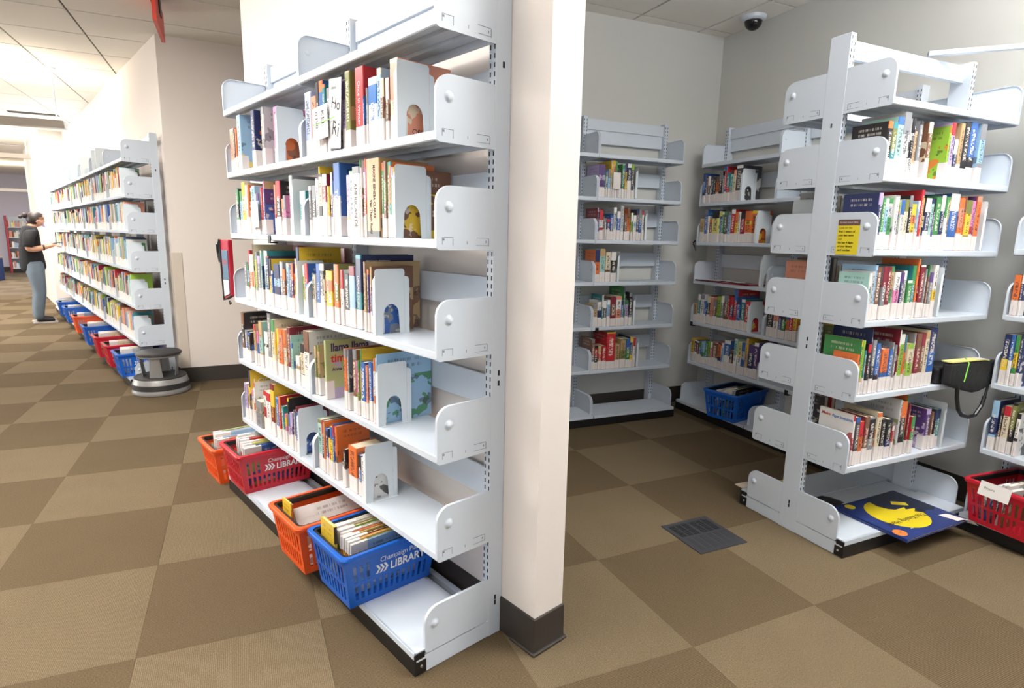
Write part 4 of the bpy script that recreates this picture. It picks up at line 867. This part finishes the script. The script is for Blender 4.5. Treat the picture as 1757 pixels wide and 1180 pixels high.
def pendant(x1, x0, y, z, label, power):
    r = empty('pendant_light', (x1, y, 3.018)); tag(r, label, 'lamp', 'pendant uplights over the left hall')
    L = x1-x0; d = z-3.018; m = mat('pendant_grey', (196, 188, 178), .4)
    MB().prism([(-.11, d+.07), (-.06, d), (.06, d), (.11, d+.07), (.10, d+.07), (.05, d+.012), (-.05, d+.012), (-.10, d+.07)], -L, 0, 'x').build('housing', m, r)
    MB().prism([(-.108, d+.069), (-.059, d+.001), (.059, d+.001), (.108, d+.069)], -.0, .004, 'x').build('end_cap', WHITE, r)
    for x in (-.07, -L*.5): MB().lathe([(.007, d+.01), (.007, 0), (.03, 0), (.03, -.01), (.007, -.012)][:2], 10, c=(x, 0, 0)).build('rod', WHITE, r)
    for x in (-.07, -L*.5): MB().lathe([(0, -.014), (.035, -.014), (.035, 0)], 16, c=(x, 0, 0)).build('canopy', WHITE, r)
    MB().box(-L+.05, -.03, -.03, .03, d+.02, d+.04).build('tube', mat('lamp_tube', (255, 246, 228), .5, emit=((255, 240, 214), power)), r)
pendant(-2.95, -5.6, 6.48, 2.42, 'nearest grey pendant uplight over the left hall', 30)
pendant(-4.63, -7.6, 12.1, 2.59, 'second grey pendant uplight farther down the left hall', 30)
pendant(-5.8, -9, 18.5, 2.3, 'farthest white pendant light in front of the end wall', 20)
o = MB().box(-4.25, -3.66, 9.6, 9.72, 3.008, 3.018).build('ceiling_diffuser', mat('diffuser_dark', (60, 58, 56), .7)); tag(o, 'dark slot diffuser in the ceiling of the left hall', 'vent')
# ---------------------------------------------------------------- step stool
def stool():
    r = empty('step_stool', LEFT.P(.258, .19, 0), .3); tag(r, 'grey round step stool with black treads beside the receding left bookcase', 'stool')
    gm = mat('stool_grey', (150, 148, 146), .4, .3); rb = mat('stool_rubber', (44, 42, 42), .6)
    MB().lathe([(.195, .006), (.222, .004), (.226, .016), (.222, .03), (.219, .046)], 40).build('base_skirt', gm, r, smooth=True)
    MB().lathe([(.219, .046), (.224, .05), (.222, .088), (.215, .092)], 40).build('bumper_band', rb, r, smooth=True)
    MB().lathe([(.215, .092), (.212, .098), (.206, .128), (.200, .136)], 40).build('upper_skirt', gm, r, smooth=True)
    MB().lathe([(.200, .136), (.203, .142), (.198, .148), (.10, .148), (0, .147)], 40).build('lower_tread', rb, r, smooth=True)
    for k in range(4):
        a = math.pi/4+k*math.pi/2+.35; b = MB(); n = len(b.v)
        for z, rad, hw in ((.145, .135, .052), (.33, .150, .036)):
            for s in (-1, -.4, .4, 1):
                an = a+s*hw/rad; b.v += [(rad*math.cos(an), rad*math.sin(an), z)]
        for i in range(3): b.f.append((i, i+1, i+5, i+4))
        b = b.build('leg', gm, r); md = b.modifiers.new('t', 'SOLIDIFY'); md.thickness = .004; md.offset = 0
    MB().lathe([(.145, .318), (.168, .32), (.171, .334), (.165, .338)], 40).build('top_ring', gm, r, smooth=True)
    MB().lathe([(.171, .334), (.178, .34), (.176, .352), (.168, .358), (.08, .36), (0, .36)], 40).build('top_tread', rb, r, smooth=True)
stool()
# ---------------------------------------------------------------- far end of the hall
def far_things():
    rd = mat('case_red', (178, 52, 66), .5)
    fx = LF(tuple(LEFT.P(-17.36, -.7)[:2]), LEFT.ang-math.pi/2)
    p = Vector((-7.62, 22.0)); ang = math.atan2(.153, .428)
    F = LF((p.x+.2, p.y-.35), ang)
    r = empty('display_bookcase', F.o, F.ang); tag(r, 'red-sided display bookcase of picture books at the far end wall', 'bookcase')
    MB().box(-.36, -.32, 0, .34, 0, 1.72).build('side_panel', rd, r); MB().box(.62, .66, 0, .34, 0, 1.72).build('side_panel', rd, r); MB().box(-.32, .62, .31, .34, .1, 1.7).build('back_panel', WHITE, r)
    for k in range(5): MB().box(-.32, .62, 0, .31, .12+.31*k, .145+.31*k).build('shelf', WHITE, r)
    MB().box(-.32, .62, .02, .06, 0, .12).build('kick_plate', BLACKM, r)
    rr = random.Random(11); b = MB()
    for k in range(5):
        u = -.3
        while u < .58:
            w = rr.uniform(.015, .05); h = rr.uniform(.13, .21); b.box(u, u+w, .05, .2, .146+.31*k, .146+h+.31*k, lin(PAL[rr.choice(['w','or','cr','sa','lg','cr','w','w','ly','br','lb'])])); u += w+.004
    stuff(b.build('row_of_books', FARB, r))
    r = empty('end_panel', (-5.62, 17.1, 0), -.27); tag(r, 'tall red panel with white cards behind the reader', 'panel')
    MB().box(-.05, .28, 0, .06, 0, 1.78).build('board', rd, r)
    for z, x in ((1.5, .02), (1.3, .08), (1.1, .05), (.9, .1)): MB().box(x, x+.1, -.004, 0, z, z+.09).build('card', PAPER, r)
    r = empty('toy_bin', (-7.2, 18.4, 0)); tag(r, 'dark blue bin with an orange and green disc at the left edge', 'bin')
    bevel(MB().prism([(-.3, -.3), (.14, -.3), (.14, .1), (-.3, .1)], 0, .58).build('bin_body', mat('bin_blue', (26, 62, 128), .4), r), .02)
    MB().prism([(-.02+.09*math.cos(a*math.pi/9), .36+.14*math.sin(a*math.pi/9)) for a in range(18)], -.304, -.3, 'y').build('orange_disc', mat('disc_orange', (232, 104, 46), .5), r)
    MB().prism([(-.02+.05*math.cos(a*math.pi/9), .36+.08*math.sin(a*math.pi/9)) for a in range(18)], -.307, -.304, 'y').build('green_disc', mat('disc_green', (60, 150, 80), .5), r)
    MB().box(-.3, .14, -.3, .1, .58, .6).build('bin_lid', mat('bin_tan', (190, 160, 110), .6), r)
far_things()
# ---------------------------------------------------------------- the reader
def skin_mesh(name, nodes, edges, m, parent=None, root=0, sub=2):
    """nodes: (x, y, z, rx, ry); grown by the skin modifier, baked to a mesh"""
    me = bpy.data.meshes.new('s'); me.from_pydata([n[:3] for n in nodes], edges, [])
    o = bpy.data.objects.new('s', me); COL.objects.link(o)
    md = o.modifiers.new('skin', 'SKIN'); md.use_smooth_shade = True
    sv = me.skin_vertices[0] if len(me.skin_vertices) else None
    if sv is None:
        bm = bmesh.new(); bm.from_mesh(me); bm.verts.layers.skin.verify(); bm.to_mesh(me); bm.free(); sv = me.skin_vertices[0]
    roots = root if isinstance(root, (list, tuple)) else [root]
    for i, n in enumerate(nodes):
        sv.data[i].radius = (n[3], n[4] if len(n) > 4 else n[3]); sv.data[i].use_root = i in roots
    s = o.modifiers.new('sub', 'SUBSURF'); s.levels = sub; s.render_levels = sub
    dg = bpy.context.evaluated_depsgraph_get(); ev = o.evaluated_get(dg); out = bpy.data.meshes.new_from_object(ev)
    bpy.data.objects.remove(o); out.materials.clear(); out.materials.append(m); out.name = name
    out.polygons.foreach_set('use_smooth', [True]*len(out.polygons))
    return out
def person():
    SK = mat('skin_tone', (206, 152, 122), .5); HAIR = mat('dark_brown_hair', (44, 32, 28), .5); TEE = mat('black_cotton', (22, 22, 26), .8, bump=(25, .3, .01)); JN = mat('grey_denim', (108, 122, 134), .8, noise=(14, .12), bump=(20, .4, .01))
    SH = mat('shoe_black', (34, 30, 34), .6); SOLE = mat('shoe_sole', (206, 200, 196), .6); MASK = mat('mask_cloth', (170, 160, 196), .8, noise=(60, .2))
    base = Vector((-4.09, 9.46, 0)); ang = -(-0.302999344)
    root_m = Matrix.Translation(base) @ Matrix.Rotation(.303, 4, 'Z')
    # x forward, y to the person's left (away from us), z up
    N = [(-.03,0,.86,.11,.11),(-.045,0,1.0,.115,.115),(-.045,0,1.18,.125,.115),(-.035,0,1.32,.11,.085),(-.01,0,1.395,.062,.058),(.03,0,1.44,.058,.056),(.062,0,1.465,.088,.094),(.074,0,1.53,.086,.096),(.068,0,1.585,.06,.07)]
    E = [(i, i+1) for i in range(8)]
    def chain(start, pts):
        k = len(N); N.extend(pts); E.append((start, k)); E.extend((k+i, k+i+1) for i in range(len(pts)-1)); return len(N)-1
    ends = []
    for s in (-1, 1):
        w = chain(3, [(-.03,s*.15,1.325,.050),(-.06,s*.205,1.25,.048),(-.095,s*.225,1.08,.046),(-.02,s*.20,1.085,.045),(.09,s*.15,1.105,.037),(.17,s*.105,1.125,.027),(.205,s*.09,1.135,.022)])
        ends.append((w, s))
        chain(0, [(-.02,s*.095,.76,.10),(-.01,s*.10,.62,.085),(.0,s*.10,.47,.062),(-.03,s*.10,.3,.06),(-.055,s*.10,.11,.042),(-.045,s*.10,.05,.036),(.04,s*.11,.03,.034),(.11,s*.115,.025,.028)])
    for w, s in ends:                                               # palm and five fingers of unequal length, curled round the tablet
        px, py, pz = N[w][:3]
        for k, (dy, ln) in enumerate(((.030, .066), (.011, .076), (-.008, .071), (-.026, .055))):
            chain(w, [(px+.03,py-s*dy*.7,pz+.004,.0105),(px+.03+ln*.55,py-s*dy,pz-.004,.0088),(px+.03+ln*.9,py-s*dy,pz-.018,.0078),(px+.03+ln*.95,py-s*dy,pz-.032,.007)])
        chain(w, [(px+.012,py-s*.030,pz+.016,.011),(px+.042,py-s*.046,pz+.024,.0095),(px+.07,py-s*.044,pz+.02,.008)])
    body = skin_mesh('person', N, E, SK); o = put('person', body); o.matrix_world = root_m
    tag(o, 'person in black T-shirt, grey jeans and face mask reading a tablet by the left bookcase', 'person')
    # face: nose, ear, eye and brow
    MB().lathe([(0, .0), (.012, .006), (.014, .02), (.008, .034), (0, .038)], 10, c=(.142, 0, 1.468)).build('nose', SK, o, smooth=True)
    for s in (-1, 1):
        MB().lathe([(0, -.006), (.016, -.004), (.02, .004), (.012, .008), (0, .006)], 12, 'y', c=(.052, s*.086, 1.485)).build('ear', SK, o, smooth=True)
        MB().lathe([(0, -.010), (.008, -.006), (.010, 0), (.008, .006), (0, .010)], 10, c=(.134, s*.034, 1.51)).build('eye', INKW, o, smooth=True)
        MB().lathe([(0, -.005), (.004, -.003), (.005, 0), (.004, .003), (0, .005)], 8, c=(.141, s*.034, 1.51)).build('iris', HAIR, o)
        MB().box(.132, .144, s*.034-.02, s*.034+.02, 1.528, 1.535).build('eyebrow', HAIR, o)
    T = [(-.035,0,.735,.165,.165),(-.04,0,.85,.168,.168),(-.05,0,1.0,.172,.156),(-.05,0,1.18,.184,.136),(-.04,0,1.32,.150,.108),(-.012,0,1.405,.078,.074)]; TE = [(0,1),(1,2),(2,3),(3,4),(4,5)]
    for s in (-1, 1):
        k = len(T); T += [(-.035,s*.15,1.335,.088),(-.065,s*.212,1.245,.078),(-.088,s*.226,1.10,.068)]; TE += [(4,k),(k,k+1),(k+1,k+2)]
    put('t_shirt', skin_mesh('t_shirt', T, TE, TEE, sub=2), o)
    J = [(-.03,0,1.0,.14,.128),(-.03,0,.86,.158,.134)]; JE = [(0,1)]
    for s in (-1, 1):
        k = len(J); J += [(-.025,s*.098,.75,.115),(-.012,s*.102,.62,.10),(-.0,s*.104,.47,.082),(-.03,s*.104,.3,.08),(-.05,s*.104,.12,.07),(-.048,s*.104,.05,.066)]; JE += [(1,k)]+[(k+i,k+i+1) for i in range(5)]
    put('jeans', skin_mesh('jeans', J, JE, JN, root=1), o)
    for s in (-1, 1):
        put('shoe', skin_mesh('shoe', [(-.085,s*.10,.048,.045,.04),(-.03,s*.105,.055,.05,.045),(.06,s*.112,.045,.046,.036),(.135,s*.118,.036,.036,.028)], [(0,1),(1,2),(2,3)], SH), o)
        MB().prism([(-.125,s*.10-.042),(.1,s*.11-.05),(.165,s*.118-.03),(.165,s*.118+.03),(.1,s*.11+.05),(-.125,s*.10+.042)], 0, .022).build('shoe_sole', SOLE, o)
    hb = MB(); nr, ns = 12, 24; n0 = 0
    for a in range(nr+1):
        th = math.pi*a/nr
        for q in range(ns):
            ph = 2*math.pi*q/ns
            hb.v.append((.052+.112*math.sin(th)*math.cos(ph), .098*math.sin(th)*math.sin(ph), 1.515+.108*math.cos(th)))
    for a in range(nr):
        for q in range(ns):
            w = (q+1) % ns; idx4 = (a*ns+q, (a+1)*ns+q, (a+1)*ns+w, a*ns+w)
            cx = sum(hb.v[i][0] for i in idx4)/4; cz = sum(hb.v[i][2] for i in idx4)/4
            if cx > .052 and cz < 1.50+(cx-.052)*.75: continue
            if cz < 1.43+.2*max(0, cx): continue
            hb.f.append(idx4)
    hb.build('hair', HAIR, o, smooth=True)
    put('hair_bun', skin_mesh('hair_bun', [(-.035,0,1.55,.034),(-.07,0,1.565,.046),(-.10,0,1.56,.044),(-.12,0,1.54,.03)], [(0,1),(1,2)], HAIR), o)
    MB().lathe([(.030, -.01), (.036, 0), (.030, .01)], 14, 'x', c=(-.058, 0, 1.555)).build('hair_tie', mat('tie_blue', (60, 70, 160), .6), o)
    put('face_mask', skin_mesh('face_mask', [(.11,0,1.478,.045,.062),(.135,0,1.455,.036,.05),(.115,0,1.425,.034,.05)], [(0,1),(1,2)], MASK, root=1), o)
    for s in (-1, 1): MB().tube([(.115,s*.06,1.475),(.085,s*.088,1.492),(.05,s*.094,1.5)], .0025, 6).build('mask_loop', INKW, o); MB().tube([(.14,s*.05,1.515),(.10,s*.084,1.52),(.05,s*.095,1.51)], .003, 6).build('glasses_temple', INKB, o)
    MB().tube([(.14,-.05,1.515),(.150,-.02,1.505),(.152,.02,1.505),(.14,.05,1.515)], .003, 6).build('glasses_front', INKB, o)
    MB().lathe([(.041, -.012), (.044, 0), (.041, .012)], 14, 'x', c=(.095, -.148, 1.106)).build('watch_band', BLACKP, o)
    t = MB().box(-.068, .068, -.1, .1, -.004, .004).build('tablet', BLACKP); t.matrix_world = root_m @ Matrix.Translation((.262, 0, 1.178)) @ Matrix.Rotation(math.radians(6), 4, 'Y'); bevel(t, .003)
    MB().box(-.06, .06, -.09, .09, .004, .0044).build('screen', mat('screen_glass', (40, 40, 46), .1), t)
    tag(t, 'dark tablet held level in the hands of the reader', 'tablet')
person()
